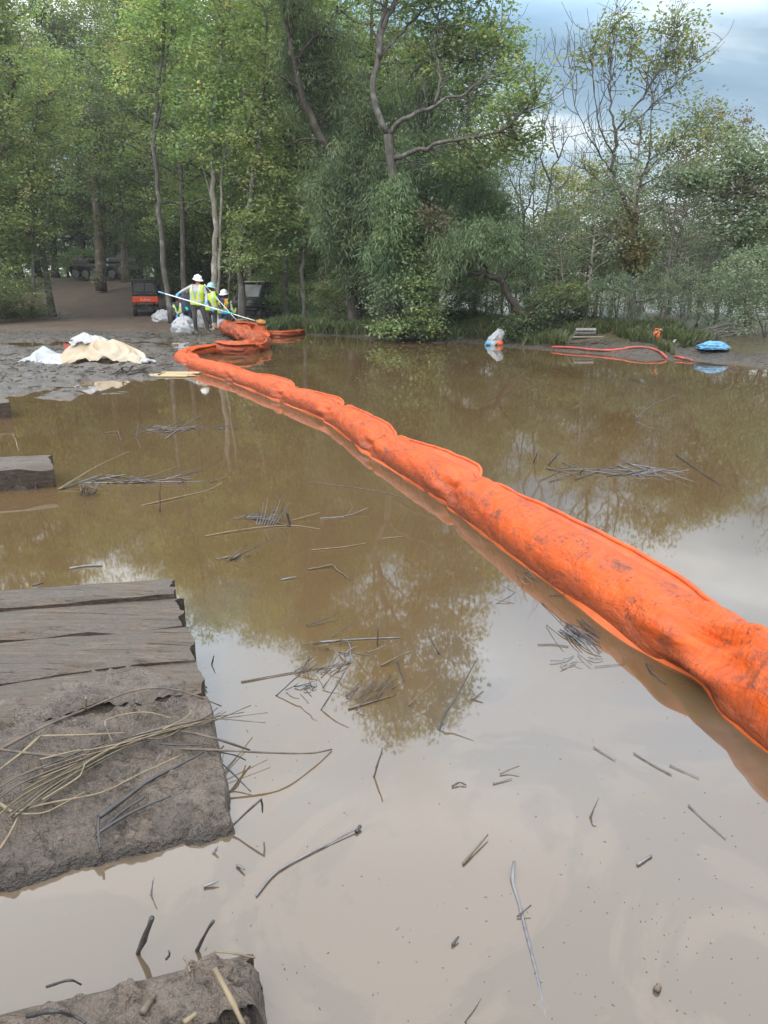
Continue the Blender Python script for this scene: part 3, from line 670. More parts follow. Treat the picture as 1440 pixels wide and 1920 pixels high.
# dark leaning willow left of it
tree_px('willow_tree', 24.8, 'dark willow with a bowed black trunk and soft drooping foliage left of the forked tree', [
    ([(668, 628), (662, 540), (655, 480), (640, 390), (625, 305), (605, 262), (580, 214), (566, 170), (552, 122), (544, 70), (536, 20), (530, -40)], .24, .05),
    ([(622, 300), (650, 262), (690, 240)], .07, .02), ([(566, 170), (540, 150), (512, 140)], .04, .012),
    ([(552, 122), (580, 80), (610, 50), (630, 20)], .05, .012), ([(544, 70), (546, 30), (552, -10), (548, -70)], .05, .015), ([(605, 262), (570, 262), (520, 275)], .04, .01),
], [(560, 110, .9, 46, 66, .9, 78), (610, 90, .9, 55, 60, 1.1, 74), (590, 190, 1.0, 50, 60, .9, 66), (640, 170, .9, 50, 55, 1.1, 58), (560, 30, .8, 40, 50, .9, 36), (548, -40, 0, 50, 50, 1.0, 40), (540, -120, .3, 60, 60, 1.2, 50),
    (650, 270, .9, 60, 60, 1.0, 84), (620, 340, -.3, 55, 70, 1.2, 84), (690, 320, -.3, 60, 60, 1.3, 84), (640, 430, -.5, 60, 60, 1.2, 84), (690, 420, -.6, 60, 70, 1.2, 90), (660, 500, -.4, 55, 45, 1.0, 54), (720, 480, -.4, 40, 50, 1.0, 50), (740, 360, -.3, 50, 50, 1.1, 60), (690, 230, .2, 45, 45, 1.0, 44)],
    'bark_dark', 'leaf_willow', 502, leaf='willow', tintm=.42, scale=.82, dens=1.2)
# feathery willow right of the forked trunk
tree_px('willow_tree', 24.2, 'feathery green willow right of the forked trunk under the long bare limb', [
    ([(812, 632), (808, 560), (815, 480), (825, 420), (850, 350), (865, 300)], .14, .03), ([(825, 420), (790, 350), (785, 290)], .08, .02), ([(850, 350), (900, 340), (930, 330)], .05, .012), ([(815, 470), (870, 410), (900, 400)], .05, .012)],
    [(800, 310, 0, 60, 55, 1.1, 78), (860, 340, -.2, 60, 50, 1.1, 78), (910, 370, -.2, 38, 40, .9, 44), (800, 390, 0, 60, 50, 1.1, 70), (870, 410, -.3, 60, 40, 1.0, 62), (830, 250, .6, 60, 45, 1.0, 50), (790, 170, 1.2, 60, 60, 1.0, 60), (850, 440, -.3, 50, 36, .9, 46), (905, 425, -.2, 40, 34, .8, 36), (940, 400, 0, 30, 30, .7, 20), (760, 440, .2, 40, 40, .9, 34), (738, 372, -2.4, 34, 34, .6, 44), (748, 440, -2.4, 36, 40, .6, 48), (745, 520, -2.3, 34, 44, .6, 44), (720, 480, -2.2, 30, 44, .6, 34)],
    'bark_dark', 'leaf_willow', 503, leaf='willow', tintm=.52, scale=.82, dens=1.2)
# low arching willow leaning over the bank
tree_px('arching_willow', 20.8, 'low willow arching over the bank with a dark bent trunk beside the blue bag', [
    ([(1000, 632), (985, 600), (958, 560), (938, 528), (915, 512), (888, 512), (862, 522), (838, 545, -.3)], .12, .05), ([(915, 512), (895, 490), (892, 470), (910, 440)], .06, .02), ([(938, 528), (975, 490), (985, 450)], .04, .012)],
    [(860, 462, 0, 56, 30, .9, 60), (915, 440, 0, 46, 26, .8, 40), (955, 462, 0, 34, 22, .7, 26), (848, 505, -.2, 30, 30, .7, 26), (985, 500, .2, 34, 26, .7, 22), (905, 478, 0, 40, 16, .7, 24), (1005, 585, .2, 40, 36, .7, 30, ('small', 'leaf_dark')), (980, 612, -.2, 40, 22, .6, 26, ('small', 'leaf_dark')), (1060, 560, .6, 46, 36, .7, 30, ('small', 'leaf_mid'))],
    'bark_dark', 'leaf_willow', 504, leaf='willow', tintm=.40, scale=.66, dens=1.25)
# vine-smothered snag on the bank
tree_px('vine_covered_snag', 21.8, 'snag smothered in climbing vines and dry tangles at the water edge', [
    ([(790, 634), (786, 580), (775, 520), (770, 450), (780, 400)], .16, .06), ([(775, 520), (740, 560), (715, 600), (700, 630)], .03, .012), ([(775, 500), (745, 540), (725, 590), (712, 628)], .025, .01), ([(775, 490), (755, 520), (740, 570), (735, 628)], .02, .01), ([(780, 420), (830, 410), (850, 470), (845, 520)], .03, .008), ([(780, 440), (815, 440), (835, 500), (850, 540)], .02, .008)],
    [(798, 592, -.2, 28, 42, .5, 44), (792, 530, -.2, 32, 36, .5, 36), (778, 470, 0, 38, 36, .5, 34), (735, 612, -.2, 30, 18, .5, 18), (800, 420, 0, 46, 30, .6, 34, ('small', 'leaf_dry')), (830, 470, 0, 34, 44, .5, 36, ('small', 'leaf_dry')), (760, 430, 0, 40, 34, .6, 40), (715, 560, 0, 30, 40, .5, 16, ('small', 'leaf_grey'))],
    'bark_grey', 'leaf_mid', 505, leaf='small', tintm=.5, scale=.85, bare=((1, 14, .8, -.6), (2, 12, .7, -.6), (3, 12, .7, -.5), (4, 12, .6, -.7)))
# tall sparse tree on the right
tree_px('sparse_tree', 22, 'tall open tree with bare lower boughs and thin leaf tufts against the clouds', [
    ([(1197, 646), (1190, 590), (1184, 545), (1184, 500), (1192, 440), (1193, 385)], 0.153, 0.077),
    ([(1191, 420), (1167, 366), (1149, 324), (1152, 275), (1155, 245)], 0.063, 0.042),
    ([(1155, 246), (1146, 212, .2), (1143, 160, .3), (1147, 90, .3), (1150, 32, .4)], 0.035, 0.007),
    ([(1155, 246), (1180, 214), (1206, 180), (1226, 150), (1248, 108), (1268, 55)], 0.035, 0.007),
    ([(1150, 288), (1126, 245, -.4), (1118, 200, -.5), (1111, 150, -.6), (1106, 100, -.7)], 0.025, 0.006),
    ([(1149, 324), (1118, 280, -.6), (1090, 226, -.9), (1075, 180, -1.1), (1068, 128, -1.3)], 0.025, 0.004),
    ([(1163, 245), (1196, 224, -.3), (1232, 186, -.5), (1272, 150, -.6), (1302, 112, -.8)], 0.025, 0.006),
    ([(1193, 385), (1200, 340, .2), (1216, 300, .3), (1221, 235, .4), (1224, 180, .5)], 0.049, 0.008),
    ([(1204, 330, .2), (1240, 292, .4), (1282, 252, .6), (1312, 222, .7)], 0.028, 0.007),
    ([(1198, 350), (1236, 330, -.3), (1280, 300, -.5), (1330, 270, -.8)], 0.025, 0.007),
    ([(1166, 362), (1140, 350, .3), (1100, 320, .6), (1070, 300, .8)], 0.017, 0.004),
    ([(1184, 520), (1166, 482, -.4), (1140, 446, -.8), (1100, 436, -1)], 0.049, 0.010),
    ([(1190, 566), (1226, 560, -.5), (1262, 554, -.8), (1294, 534, -1), (1326, 506, -1.2), (1370, 470, -1.4)], 0.052, 0.013),
    ([(1294, 534, -1), (1270, 470, -.8), (1280, 430, -.8)], 0.014, 0.004),
    ([(1143, 170, .3), (1172, 120, .4), (1188, 60, .4)], 0.014, 0.004),
], [(1150, 62, .4, 34, 42, .7, 24), (1186, 72, .3, 26, 36, .6, 15), (1262, 62, 0, 42, 40, .8, 28), (1292, 62, -.4, 26, 40, .6, 17), (1240, 112, 0, 46, 30, .8, 18), (1112, 92, -.6, 26, 36, .5, 11), (1196, 130, .2, 44, 36, .8, 12), (1290, 130, -.6, 36, 26, .6, 10), (1090, 130, -.9, 24, 30, .5, 5),
    (1312, 216, .5, 40, 34, .7, 25), (1280, 256, .4, 50, 34, .8, 27), (1240, 270, .3, 40, 36, .7, 17), (1324, 262, -.6, 36, 26, .6, 17), (1250, 190, -.3, 46, 30, .7, 8), (1200, 470, -.4, 30, 34, .6, 21, ('small', 'leaf_yellow')), (1168, 420, 0, 36, 30, .7, 14, ('small', 'leaf_yellow'))],
    'bark_grey', 'leaf_light', 506, leaf='sparse', dens=1.0, tintm=.5, bare=((2, 16, 1.1, .5), (3, 16, 1.1, .5), (4, 12, 1.0, .6), (5, 16, 1.0, .6), (6, 14, 1.0, .5), (7, 10, 1.0, .5), (10, 10, .9, .3), (12, 22, 1.1, .35), (13, 14, .8, .3), (11, 10, .8, .2), (9, 8, .8, .4)))
# bare dead trees between the willows and the sparse tree
def dead(px, py_base, Y, limbs, label, seed):
    tree_px('bare_tree', Y, label, limbs, [], 'bark_grey', 'leaf_dry', seed, bare=[(i, 9, .8, .5) for i in range(len(limbs))])
dead(1030, 600, 27, [([(1028, 630), (1026, 520), (1024, 420), (1032, 340), (1046, 296), (1066, 252)], .10, .015), ([(1032, 340), (1016, 300), (1020, 262), (1016, 236)], .05, .01), ([(1046, 296), (1036, 262), (1042, 238)], .03, .008), ([(1026, 430), (1050, 380), (1066, 330)], .04, .008)], 'leafless forked tree against bright sky left of the tall open tree', 511)
dead(985, 600, 28, [([(992, 630), (990, 500), (982, 410), (975, 350), (985, 290)], .09, .012), ([(982, 410), (1000, 350), (1006, 300)], .04, .008), ([(978, 380), (955, 330), (950, 290)], .03, .008)], 'leafless slender tree just right of the feathery willow', 512)
dead(1085, 600, 29, [([(1090, 630), (1092, 500), (1085, 410), (1070, 350), (1078, 300)], .08, .01), ([(1085, 410), (1110, 360), (1120, 320)], .03, .008)], 'thin leafless tree directly left of the tall open tree', 513)

# right-hand edge
tree_px('leafy_tree', 21, 'leafy grey-green tree spreading at the right edge of the view', [
    ([(1405, 660), (1400, 560), (1392, 470), (1385, 380), (1378, 310)], .12, .03), ([(1392, 450), (1430, 400), (1460, 350)], .06, .02), ([(1388, 400), (1340, 370), (1300, 350)], .05, .012), ([(1385, 380), (1400, 320), (1420, 290)], .04, .01)],
    [(1378, 275, 0, 26, 32, .6, 20), (1330, 330, 0, 50, 24, .8, 34), (1280, 345, .2, 40, 24, .7, 24), (1420, 310, 0, 44, 34, .8, 40), (1390, 350, .3, 50, 40, .8, 34, ('small', 'leaf_red')), (1450, 370, 0, 50, 60, 1.0, 60), (1370, 420, 0, 60, 40, .9, 50), (1430, 470, 0, 60, 50, 1.0, 70), (1400, 560, .2, 50, 50, .9, 50)],
    'bark_grey', 'leaf_grey', 507, leaf='small', tintm=.5, dens=.55)

# slender foreground trunks of the left woods
def slender(px_pts, Y, r0, r1, blobs, label, seed, barkm='bark_grey', leafm='leaf_light', extra=(), bare=()):
    tree_px('slender_tree', Y, label, [(px_pts, r0, r1)] + list(extra), blobs, barkm, leafm, seed, tintm=.5, dens=.85, bare=bare)
slender([(322, 606), (312, 540), (304, 450), (296, 350), (289, 262), (294, 180), (303, 110), (306, 40), (300, -40)], 29.5, .125, .04,
    [(290, 60, 0, 60, 50, 1.2, 30), (330, 30, .5, 60, 50, 1.2, 30), (270, 150, .3, 50, 40, 1.2, 20), (300, -60, 0, 80, 60, 1.5, 44), (250, 100, .5, 40, 30, .8, 12, ('small', 'leaf_yellow'))],
    'tall slender trunk with a kink standing right of the orange-tailed utility vehicle', 521, extra=[([(293, 240), (308, 180), (310, 120), (322, 60)], .06, .02), ([(292, 300), (300, 260), (305, 200)], .03, .01)], bare=((0, 14, 1.2, .5),))
slender([(404, 606), (401, 560), (402, 500), (404, 420), (400, 340), (398, 250), (410, 160), (420, 60)], 29, .15, .05,
    [(400, 220, 0, 70, 50, 1.3, 40), (450, 180, .4, 60, 50, 1.2, 34), (370, 270, .2, 60, 40, 1.2, 30), (420, 100, 0, 80, 60, 1.4, 44), (420, 20, 0, 80, 60, 1.4, 44), (350, 180, .4, 50, 50, 1.1, 26), (440, 300, 0, 50, 40, 1.0, 22), (430, -70, 0, 90, 60, 1.5, 50)],
    'pale twin-stemmed tree with light airy leaves rising behind the workers', 522, barkm='bark_pale', extra=[([(404, 600), (412, 500), (413, 400), (420, 300), (440, 200)], .09, .03), ([(403, 400), (385, 330), (370, 280)], .03, .01), ([(400, 300), (430, 250), (455, 190)], .03, .01)])
slender([(458, 610), (452, 540), (450, 470), (462, 400), (478, 320), (490, 220), (496, 120), (500, 20)], 27.5, .14, .04,
    [(500, 330, 0, 50, 40, 1.0, 28), (470, 400, -.2, 50, 36, 1.0, 28), (520, 400, .2, 40, 36, 1.0, 22), (480, 240, 0, 60, 50, 1.2, 34), (520, 180, .3, 50, 50, 1.1, 30), (490, 100, 0, 60, 60, 1.3, 36), (455, 470, -.3, 36, 40, .8, 26), (505, 480, -.2, 34, 30, .8, 18), (500, 10, 0, 70, 60, 1.3, 40)],
    'leafy leaning tree right of the workers with bright green sprays low on its stem', 523, extra=[([(455, 460), (490, 430), (525, 410), (535, 360)], .035, .012), ([(460, 500), (500, 490), (520, 465)], .025, .008), ([(470, 370), (440, 330), (420, 300)], .03, .01)])
slender([(190, 545), (188, 500), (186, 440), (180, 380), (176, 300), (170, 200)], 47, .36, .16,
    [(170, 330, 0, 50, 36, 1.8, 40), (200, 250, 0, 60, 50, 2.0, 50), (150, 200, 0, 60, 60, 2.0, 50), (185, 420, -.5, 36, 24, 1.0, 18), (185, 515, -.5, 14, 18, .5, 8, ('small', 'leaf_grey'))],
    'stout dark trunk standing on the dirt slope in front of the tracked carrier', 524, barkm='bark_brown', leafm='leaf_dark')
slender([(62, 596), (64, 540), (60, 460), (58, 380), (62, 300), (70, 200)], 33, .10, .04,
    [(60, 330, 0, 60, 50, 1.2, 40), (70, 240, 0, 70, 60, 1.4, 46), (40, 420, 0, 60, 50, 1.2, 44), (90, 160, 0, 70, 60, 1.4, 44)], 'thin grey tree at the left edge beside the grey sandbags', 525)
slender([(540, 612), (536, 540), (532, 450), (530, 350), (540, 250)], 29, .11, .04, [(540, 260, 0, 50, 50, 1.0, 34), (520, 330, 0, 40, 40, 1.0, 26), (545, 400, 0, 40, 40, .9, 24)], 'straight grey trunk standing right behind the canopied utility vehicle', 526, leafm='leaf_mid')
slender([(572, 612), (568, 540), (570, 450), (566, 380)], 27.5, .09, .05, [(575, 380, 0, 40, 40, .9, 24), (560, 440, 0, 36, 36, .9, 20)], 'bare lower trunk between the canopied utility vehicle and the dark willow', 527, leafm='leaf_mid', bare=((0, 8, .8, .3),))
slender([(432, 606), (430, 540), (434, 470), (430, 400)], 30.5, .055, .03, [(430, 390, 0, 40, 36, .9, 20)], 'thin straight sapling between the second and third worker', 528, leafm='leaf_mid')
slender([(448, 606), (450, 560), (462, 500), (466, 440)], 29.4, .06, .03, [(466, 440, 0, 40, 36, .9, 20)], 'thin forked sapling leaning right behind the half-hidden worker', 529, barkm='bark_pale', leafm='leaf_mid')

# ---- the woods, individual by individual
LW = 'trees of the woods on the left bank'; BW = 'dense trees deep in the left woods'; RW = 'thin trees of the swamp wood on the right'
for px, Y, h, kind, lab in [
    (-40, 32, 13.5, 'airy', 'light green broadleaf tree at the far left edge of the view'),
    (20, 35, 14.5, 'dense', 'full broadleaf tree behind the sandbags at the left edge'),
    (100, 36, 15.0, 'airy', 'pale green broadleaf tree overhanging the left side of the dirt track'),
    (-110, 36, 15, 'dense', 'broadleaf tree mostly cut off by the left edge of the view'),
    (350, 36, 15.5, 'airy', 'airy broadleaf tree behind the kinked slender trunk'),
    (470, 34, 15.5, 'airy', 'airy broadleaf tree behind the leafy leaning tree'),
    (560, 32, 15.0, 'dense', 'full broadleaf tree filling the gap left of the dark willow'),
    (610, 33, 15.5, 'airy', 'broadleaf tree whose crown shows behind the bowed black willow trunk'),
    (700, 32, 14, 'dense', 'full broadleaf tree behind the forked trunk'),
    (790, 31, 10.0, 'dense', 'broadleaf tree behind the feathery willow'),
    (880, 30, 6.8, 'airy', 'light broadleaf tree right of the feathery willow'),
    (960, 30, 4.6, 'airy', 'small light broadleaf tree among the leafless trunks')]:
    plant(kind, px, Y, h, lab, LW)
rr = random.Random(5)
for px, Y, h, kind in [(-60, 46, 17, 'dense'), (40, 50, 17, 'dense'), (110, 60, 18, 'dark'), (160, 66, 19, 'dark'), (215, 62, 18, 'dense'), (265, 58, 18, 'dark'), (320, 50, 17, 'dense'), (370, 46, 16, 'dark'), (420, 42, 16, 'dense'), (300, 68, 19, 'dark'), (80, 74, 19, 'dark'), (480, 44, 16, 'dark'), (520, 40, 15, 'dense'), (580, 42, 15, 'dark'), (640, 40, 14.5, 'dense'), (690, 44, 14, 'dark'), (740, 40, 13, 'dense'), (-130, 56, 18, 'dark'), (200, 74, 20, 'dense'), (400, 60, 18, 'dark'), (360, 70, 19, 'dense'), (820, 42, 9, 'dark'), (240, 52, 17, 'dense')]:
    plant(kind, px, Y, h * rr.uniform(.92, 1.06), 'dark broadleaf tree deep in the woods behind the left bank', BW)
for px, Y, h in [(10, 33, 5.5), (50, 37, 6.5), (-40, 35, 6), (335, 42, 6), (385, 40, 5.5), (440, 38, 6), (500, 36, 6), (545, 35, 5.5), (600, 31, 5.5), (630, 34, 6), (700, 30, 5), (740, 31, 5.5), (280, 64, 7)]:
    plant('sapling', px, Y, h, 'young leafy tree in the shaded understorey of the left woods', 'saplings under the left woods', wide=1.2)
for i in range(26):
    px = 900 + i * 24 + rr.uniform(-14, 14); Y = rr.uniform(21.5, 33)
    plant('wood', px, Y, rr.uniform(3.2, 4.4) * (1.0 if px < 1120 else 1.3), 'thin pale-stemmed tree in the swamp wood along the right bank', RW)
for i in range(16):
    px = 880 + i * 40 + rr.uniform(-12, 12); Y = rr.uniform(24, 33)
    plant('scrub', px, Y, rr.uniform(2.2, 3.5), 'grey-green scrub tree in the thicket along the right bank', 'scrub of the right bank thicket', wide=1.1)
plant('yellowing', 1090, 25, 4.8, 'yellowing tree left of the tall open tree', None, 0)
plant('yellowing', 1050, 28, 5.0, 'yellow-green tree below the leafless forked tree', None, 1)
plant('reddish', 1340, 27, 6.6, 'reddish-leaved tree behind the right end of the bank', None, 0)
plant('reddish', 1250, 31, 6.0, 'small reddish-leaved tree behind the low bare bough', None, 0)
for px, Y, h in [(10, 31, 1.6), (-30, 30, 2.0), (50, 33, 1.7), (640, 26.5, 1.5), (690, 25.6, 1.4), (720, 27, 1.9), (895, 25.5, 1.5), (860, 25.5, 1.6), (1020, 21.8, 1.0), (1065, 22, 1.2), (520, 31, 1.7), (560, 29.5, 1.4), (600, 28.5, 1.4), (480, 33, 1.6), (150, 56, 2.0), (230, 63, 2.2)]:
    plant('bush', px, Y, h, 'low green bush growing at the foot of the woods', 'bushes along the banks', wide=1.15)

for px, Y, h in [(1110, 21.6, 1.3), (1150, 21.2, 1.5), (1225, 20.2, 1.3), (1275, 20.4, 1.4), (1330, 19.6, 1.5), (1380, 18.8, 1.9), (1425, 18.0, 2.0), (1455, 17.0, 2.2), (1180, 22.5, 1.9), (1300, 21.6, 2.2)]:
    plant('scrub', px, Y, h, 'low grey-green shrub at the edge of the right bank', 'shrubs at the edge of the right bank', wide=1.1)
for i in range(30):
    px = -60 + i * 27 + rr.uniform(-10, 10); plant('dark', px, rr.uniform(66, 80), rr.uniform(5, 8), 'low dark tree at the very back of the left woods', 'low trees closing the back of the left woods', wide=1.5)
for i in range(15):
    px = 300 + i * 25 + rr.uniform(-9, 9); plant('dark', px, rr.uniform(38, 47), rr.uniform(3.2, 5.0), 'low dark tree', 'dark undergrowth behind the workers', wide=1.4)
# far woods that close the view: reads as one mass
rng = np.random.default_rng(900)
n = 4200; fxp = rng.uniform(-110, 130, n); fyp = rng.uniform(82, 120, n); fh = np.where(fxp < 12, 20, 7.5) * (1 + .25 * fbm(fxp * .12, fxp * 0, 4, 3))
C = np.stack([fxp, fyp, rng.uniform(0, 1, n) ** 1.7 * fh + .3], 1)
V, T = clusters_to_leaves(C, 'back', rng, np.clip(.4 + rng.normal(0, .15, n), 0, .9), 2.6, .55)
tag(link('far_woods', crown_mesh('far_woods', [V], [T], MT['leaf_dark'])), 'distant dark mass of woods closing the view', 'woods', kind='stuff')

# ground cover on the banks
def blades(name, n, region, hmin, hmax, label, mat, seed, w=.018, sdmin=.15, patch=-.35):
    rng = np.random.default_rng(seed); x, y = region(rng, n)
    sd = poly_sd(x, y, POND); z = gz(x, y); ok = (z > .03) & (sd > sdmin + .4 * fbm(x * 1.1, y * 1.1, seed + 3, 3)); x, y, z = x[ok], y[ok], z[ok]
    for x0, y0, hw_ in ((XAT(1335, 17.05), 17.05, .55), (XAT(1095, 20.3), 20.3, .75), (XAT(1228, 18.6), 18.6, .2), (XAT(926, 20.6), 20.6, .4)):      # trodden bare round the litter
        ok = ~((np.abs(x - x0) < hw_) & (y < y0 + .35)); x, y, z = x[ok], y[ok], z[ok]
    k = len(x)
    dn = fbm(x * .7, y * .7, seed, 3); ok = dn > patch; x, y, z, dn = x[ok], y[ok], z[ok], dn[ok]; k = len(x)
    h = rng.uniform(hmin, hmax, k) * (.55 + .6 * np.clip(dn + .5, 0, 1)); az = rng.uniform(0, 6.28, k); bend = rng.uniform(.1, .7, k) * h
    d = np.stack([np.cos(az), np.sin(az), np.zeros(k)], 1); s = np.stack([-np.sin(az), np.cos(az), np.zeros(k)], 1)
    P = np.stack([x, y, z - .02], 1); ww = (w * rng.uniform(.6, 1.5, k))[:, None]
    up = np.array([0, 0, 1.0])
    v = np.stack([P - s * ww, P + s * ww, P + d * bend[:, None] * .35 + up * h[:, None] * .6 + s * ww * .8, P + d * bend[:, None] + up * h[:, None]], 1)
    q = np.arange(k * 4).reshape(k, 4)
    me = mesh_np(name, v.reshape(-1, 3), q, mats=[mat], smooth=False, attr=np.repeat(np.clip(.45 + .35 * dn + rng.normal(0, .2, k), 0, 1), 4))
    tag(link(name, me), label, 'grass', kind='stuff')
def band(p0, p1, d0, d1):
    def f(rng, n):
        u = rng.random(n); a = np.array(p0); b = np.array(p1); base = a + (b - a) * u[:, None]
        return base[:, 0] + rng.normal(0, .1, n), base[:, 1] + rng.uniform(d0, d1, n)
    return f
blades('bank_grass', 26000, band(G(470, 628)[:2], G(860, 643)[:2], .2, 3.6), .12, .5, 'bright green weeds and grass along the far bank', MT['grass'], 61)
blades('marsh_grass', 34000, band(G(840, 643)[:2], G(1470, 694)[:2], .5, 5.5), .10, .42, 'dry and green marsh grass on the right bank', MT['grass'], 62, sdmin=.75, patch=-.22)
blades('understorey_weeds', 16000, band((-20, 31), (-15.8, 34), -1.5, 3), .12, .55, 'weedy grass below the trees on the left bank', MT['grass'], 63)
# ------------------------------------------------------------------ containment booms
def set_bc(o, B):
    n = len(o.data.vertices); a = np.zeros((n, 3), np.float32); B = B.reshape(-1, 3); a[:len(B)] = B; a[len(B):] = B[-1]
    o.data.attributes.new('bc', 'FLOAT_VECTOR', 'POINT').data.foreach_set('vector', a.ravel())
def boom(name, label, path, R, zc, pinches, mat, seed, hem=True, skirt=True, side=-1, cat='boom', hemamp=1.0, group=None, hem_dir=1, swell=0.0, crump=0.0):
    """path: world xy points on the centre line; float sections between pinch fractions are parts of their own"""
    rng = np.random.default_rng(seed)
    P = smooth_path(np.array([[p[0], p[1], p[2] if len(p) > 2 else zc] for p in path], float), 260)
    seg = np.linalg.norm(np.diff(P, axis=0), axis=1); cum = np.concatenate([[0], np.cumsum(seg)]); Ltot = cum[-1]
    org = np.array([P[len(P) // 2][0], P[len(P) // 2][1], 0.0])
    root = thing(name, org, label, cat, group)
    T = unit(np.gradient(P, axis=0)); Nr = np.stack([T[:, 1], -T[:, 0], np.zeros(len(T))], 1); Nr = unit(Nr)   # right of travel
    Up = np.cross(Nr, T)
    def at(s):
        return [np.stack([np.interp(s, cum, A[:, k]) for k in range(3)], -1) for A in (P, Nr, Up)]
    pin = np.array([0.0] + [p * Ltot for p in pinches] + [Ltot])
    na = 56
    deep = np.where(np.arange(40) == 0, .18, 1.0)
    def rad(s, a):
        """radius of the fabric at arclength s and angle a (0 = right of travel, pi/2 = up)"""
        s = np.asarray(s)[:, None]; a = np.asarray(a)[None, :]
        f = np.ones((s.shape[0], a.shape[1]))
        for i, pc in enumerate(pin[1:-1]):
            dd = np.abs(s - pc); w = .115 * (R / .19)
            g = np.exp(-(dd / w) ** 2); g2 = np.exp(-(dd / (w * 2.7)) ** 2)
            f -= g * (.29 + .06 * np.sin(i * 2.1)) * deep[i] * (.75 + .25 * np.sin(a))
            fold = np.sin(a * (5 + i % 3) + i * 1.7 + (s - pc) * 6) * .10 + np.sin(a * 11 + i * 2.9 - (s - pc) * 9) * .045
            f += g2 * fold * (1.9 if swell and i == 0 else 1.0)
        f += .030 * (vnoise(s * 3.2 + a * .0, a * 1.3 + s * 0, seed) - .5) * 2 + .014 * (vnoise(s * 11 + 0 * a, a * 4 + 0 * s, seed + 3) - .5) * 2
        if crump: f += crump * ((vnoise(s * 7, a * 1.9 + s, seed + 41) - .5) * 2 + .6 * (1 - 2 * np.abs(vnoise(s * 13 + a, a * 3.1, seed + 43) * 2 - 1)))
        # long shallow diagonal creases
        f -= .030 * np.exp(-((np.mod(a * .9 + s * 1.1 + 1.3 * vnoise(s * 1.7, s * 0, seed + 9), 1.9) - .9) / .10) ** 2) * (np.sin(a) > -.2)
        return R * f * (1 + swell * sstep(1.05, .45, s) + swell * .26 * sstep(5.2, 3.2, s))
    for i in range(len(pin) - 1):
        a0, a1 = pin[i], pin[i + 1]; n = max(14, int((a1 - a0) / .022)); n = min(n, 130)
        s = np.linspace(a0, a1, n); C, NR, UP = at(s); ang = np.linspace(0, 2 * math.pi, na + 1)
        rr_ = rad(s, ang); rr_[:, -1] = rr_[:, 0]
        # near the section ends the sleeves overlap by a hair so the joint reads as a seam
        rr_ = rr_ * (1 + .004 * (i % 2))
        Vv = C[:, None, :] + NR[:, None, :] * (rr_ * np.cos(ang))[..., None] + UP[:, None, :] * (rr_ * np.sin(ang) * .96)[..., None]
        sag = np.sin(np.linspace(0, math.pi, n)) * .012; Vv[..., 2] += sag[:, None]
        mb = MB(); mb.grid(Vv, flip=True)
        if i in (0, len(pin) - 2):
            e = 0 if i == 0 else -1; k = len(np.vstack(mb.v)); ring = Vv[e]; c = ring.mean(0) + (T[0] * -.05 if i == 0 else T[-1] * .05)
            mb.add(np.vstack([ring, c]), t=[[j, j + 1, na + 1] if i == 0 else [j + 1, j, na + 1] for j in range(na)])
        o_ = mb.build('float_section', mat, root, org); set_bc(o_, np.stack([np.repeat(s[:, None], na + 1, 1), np.repeat((ang * R)[None, :], n, 0), Vv[..., 2]], -1))
    if hem:
        # rolled hem with its rope, riding along the far top edge and lifting where the fabric is slack
        s = np.linspace(0, Ltot, 420); C, NR, UP = at(s)
        lift = np.zeros(len(s))
        for i in range(len(pin) - 1):
            u = np.clip((s - pin[i]) / (pin[i + 1] - pin[i]), 0, 1); inside = (s >= pin[i]) & (s <= pin[i + 1])
            lift += inside * np.sin(u ** .62 * math.pi) ** 1.3 * ((.032 if i < 2 else .060) + .05 * rng.random()) * hemamp
        th = 0.72 + .25 * fbm(s * .8, s * 0, seed, 2); r0 = rad(s, np.array([.72]))[:, 0]
        base = C + (NR * np.cos(th)[:, None] * hem_dir + UP * np.sin(th)[:, None]) * (r0 * .97)[:, None]
        hd = NR * .85 * hem_dir + UP * .30
        top = base + hd * (lift + .012)[:, None]
        mb = MB(); w = np.linspace(0, 1, 4)[None, :, None]
        mb.grid(base[:, None, :] * (1 - w) + top[:, None, :] * w)
        mb.tube(top, np.full(len(top), .013 * R / .18 + .002), 8)
        mb.build('hem', MT['boom_hem'], root, org)
    for k_, pc in enumerate(pin[1:-1]):
        if k_ == 0 and swell: continue
        s = np.array([pc]); C, NR, UP = at(s); ang = np.linspace(0, 2 * math.pi, 57); r_ = rad(s, ang)[0] * 1.012
        ring = C[0] + NR[0] * (r_ * np.cos(ang))[:, None] + UP[0] * (r_ * np.sin(ang) * .96)[:, None]; mb = MB(); mb.tube(ring, .007 * R / .18, 6, cap=False); mb.build('joint_seam', MT['boom_hem'], root, org)
    if skirt:
        s = np.linspace(0, Ltot, 300); C, NR, UP = at(s); r0 = rad(s, np.array([math.pi + .1]))[:, 0]
        e0 = C - NR * hem_dir * (r0 * .96)[:, None]; e0[:, 2] = .022 + .01 * np.sin(s * 5)
        w_ = .008 + .030 * np.clip(fbm(s * 1.3, s * 0, seed + 5, 2) + .25, 0, 1)
        e1 = e0 - NR * hem_dir * w_[:, None]; e1[:, 2] = -.012
        mb = MB(); u = np.linspace(0, 1, 3)[None, :, None]; mb.grid(e0[:, None, :] * (1 - u) + e1[:, None, :] * u)
        mb.build('skirt', MT['boom_skirt'], root, org)
    return root
R0, Z0 = .166, .045
low = [(1700, 1575), (1560, 1462), (1440, 1372), (1330, 1297), (1230, 1235), (1130, 1160), (1050, 1105), (950, 1032), (835, 945), (690, 852), (605, 788), (520, 752), (430, 716), (372, 700)]
W = np.array([G(*p)[:2] for p in low]); dW = unit(np.gradient(W, axis=0)); nW = np.stack([dW[:, 1], -dW[:, 0]], 1)
cpath = W + nW * R0 * .97
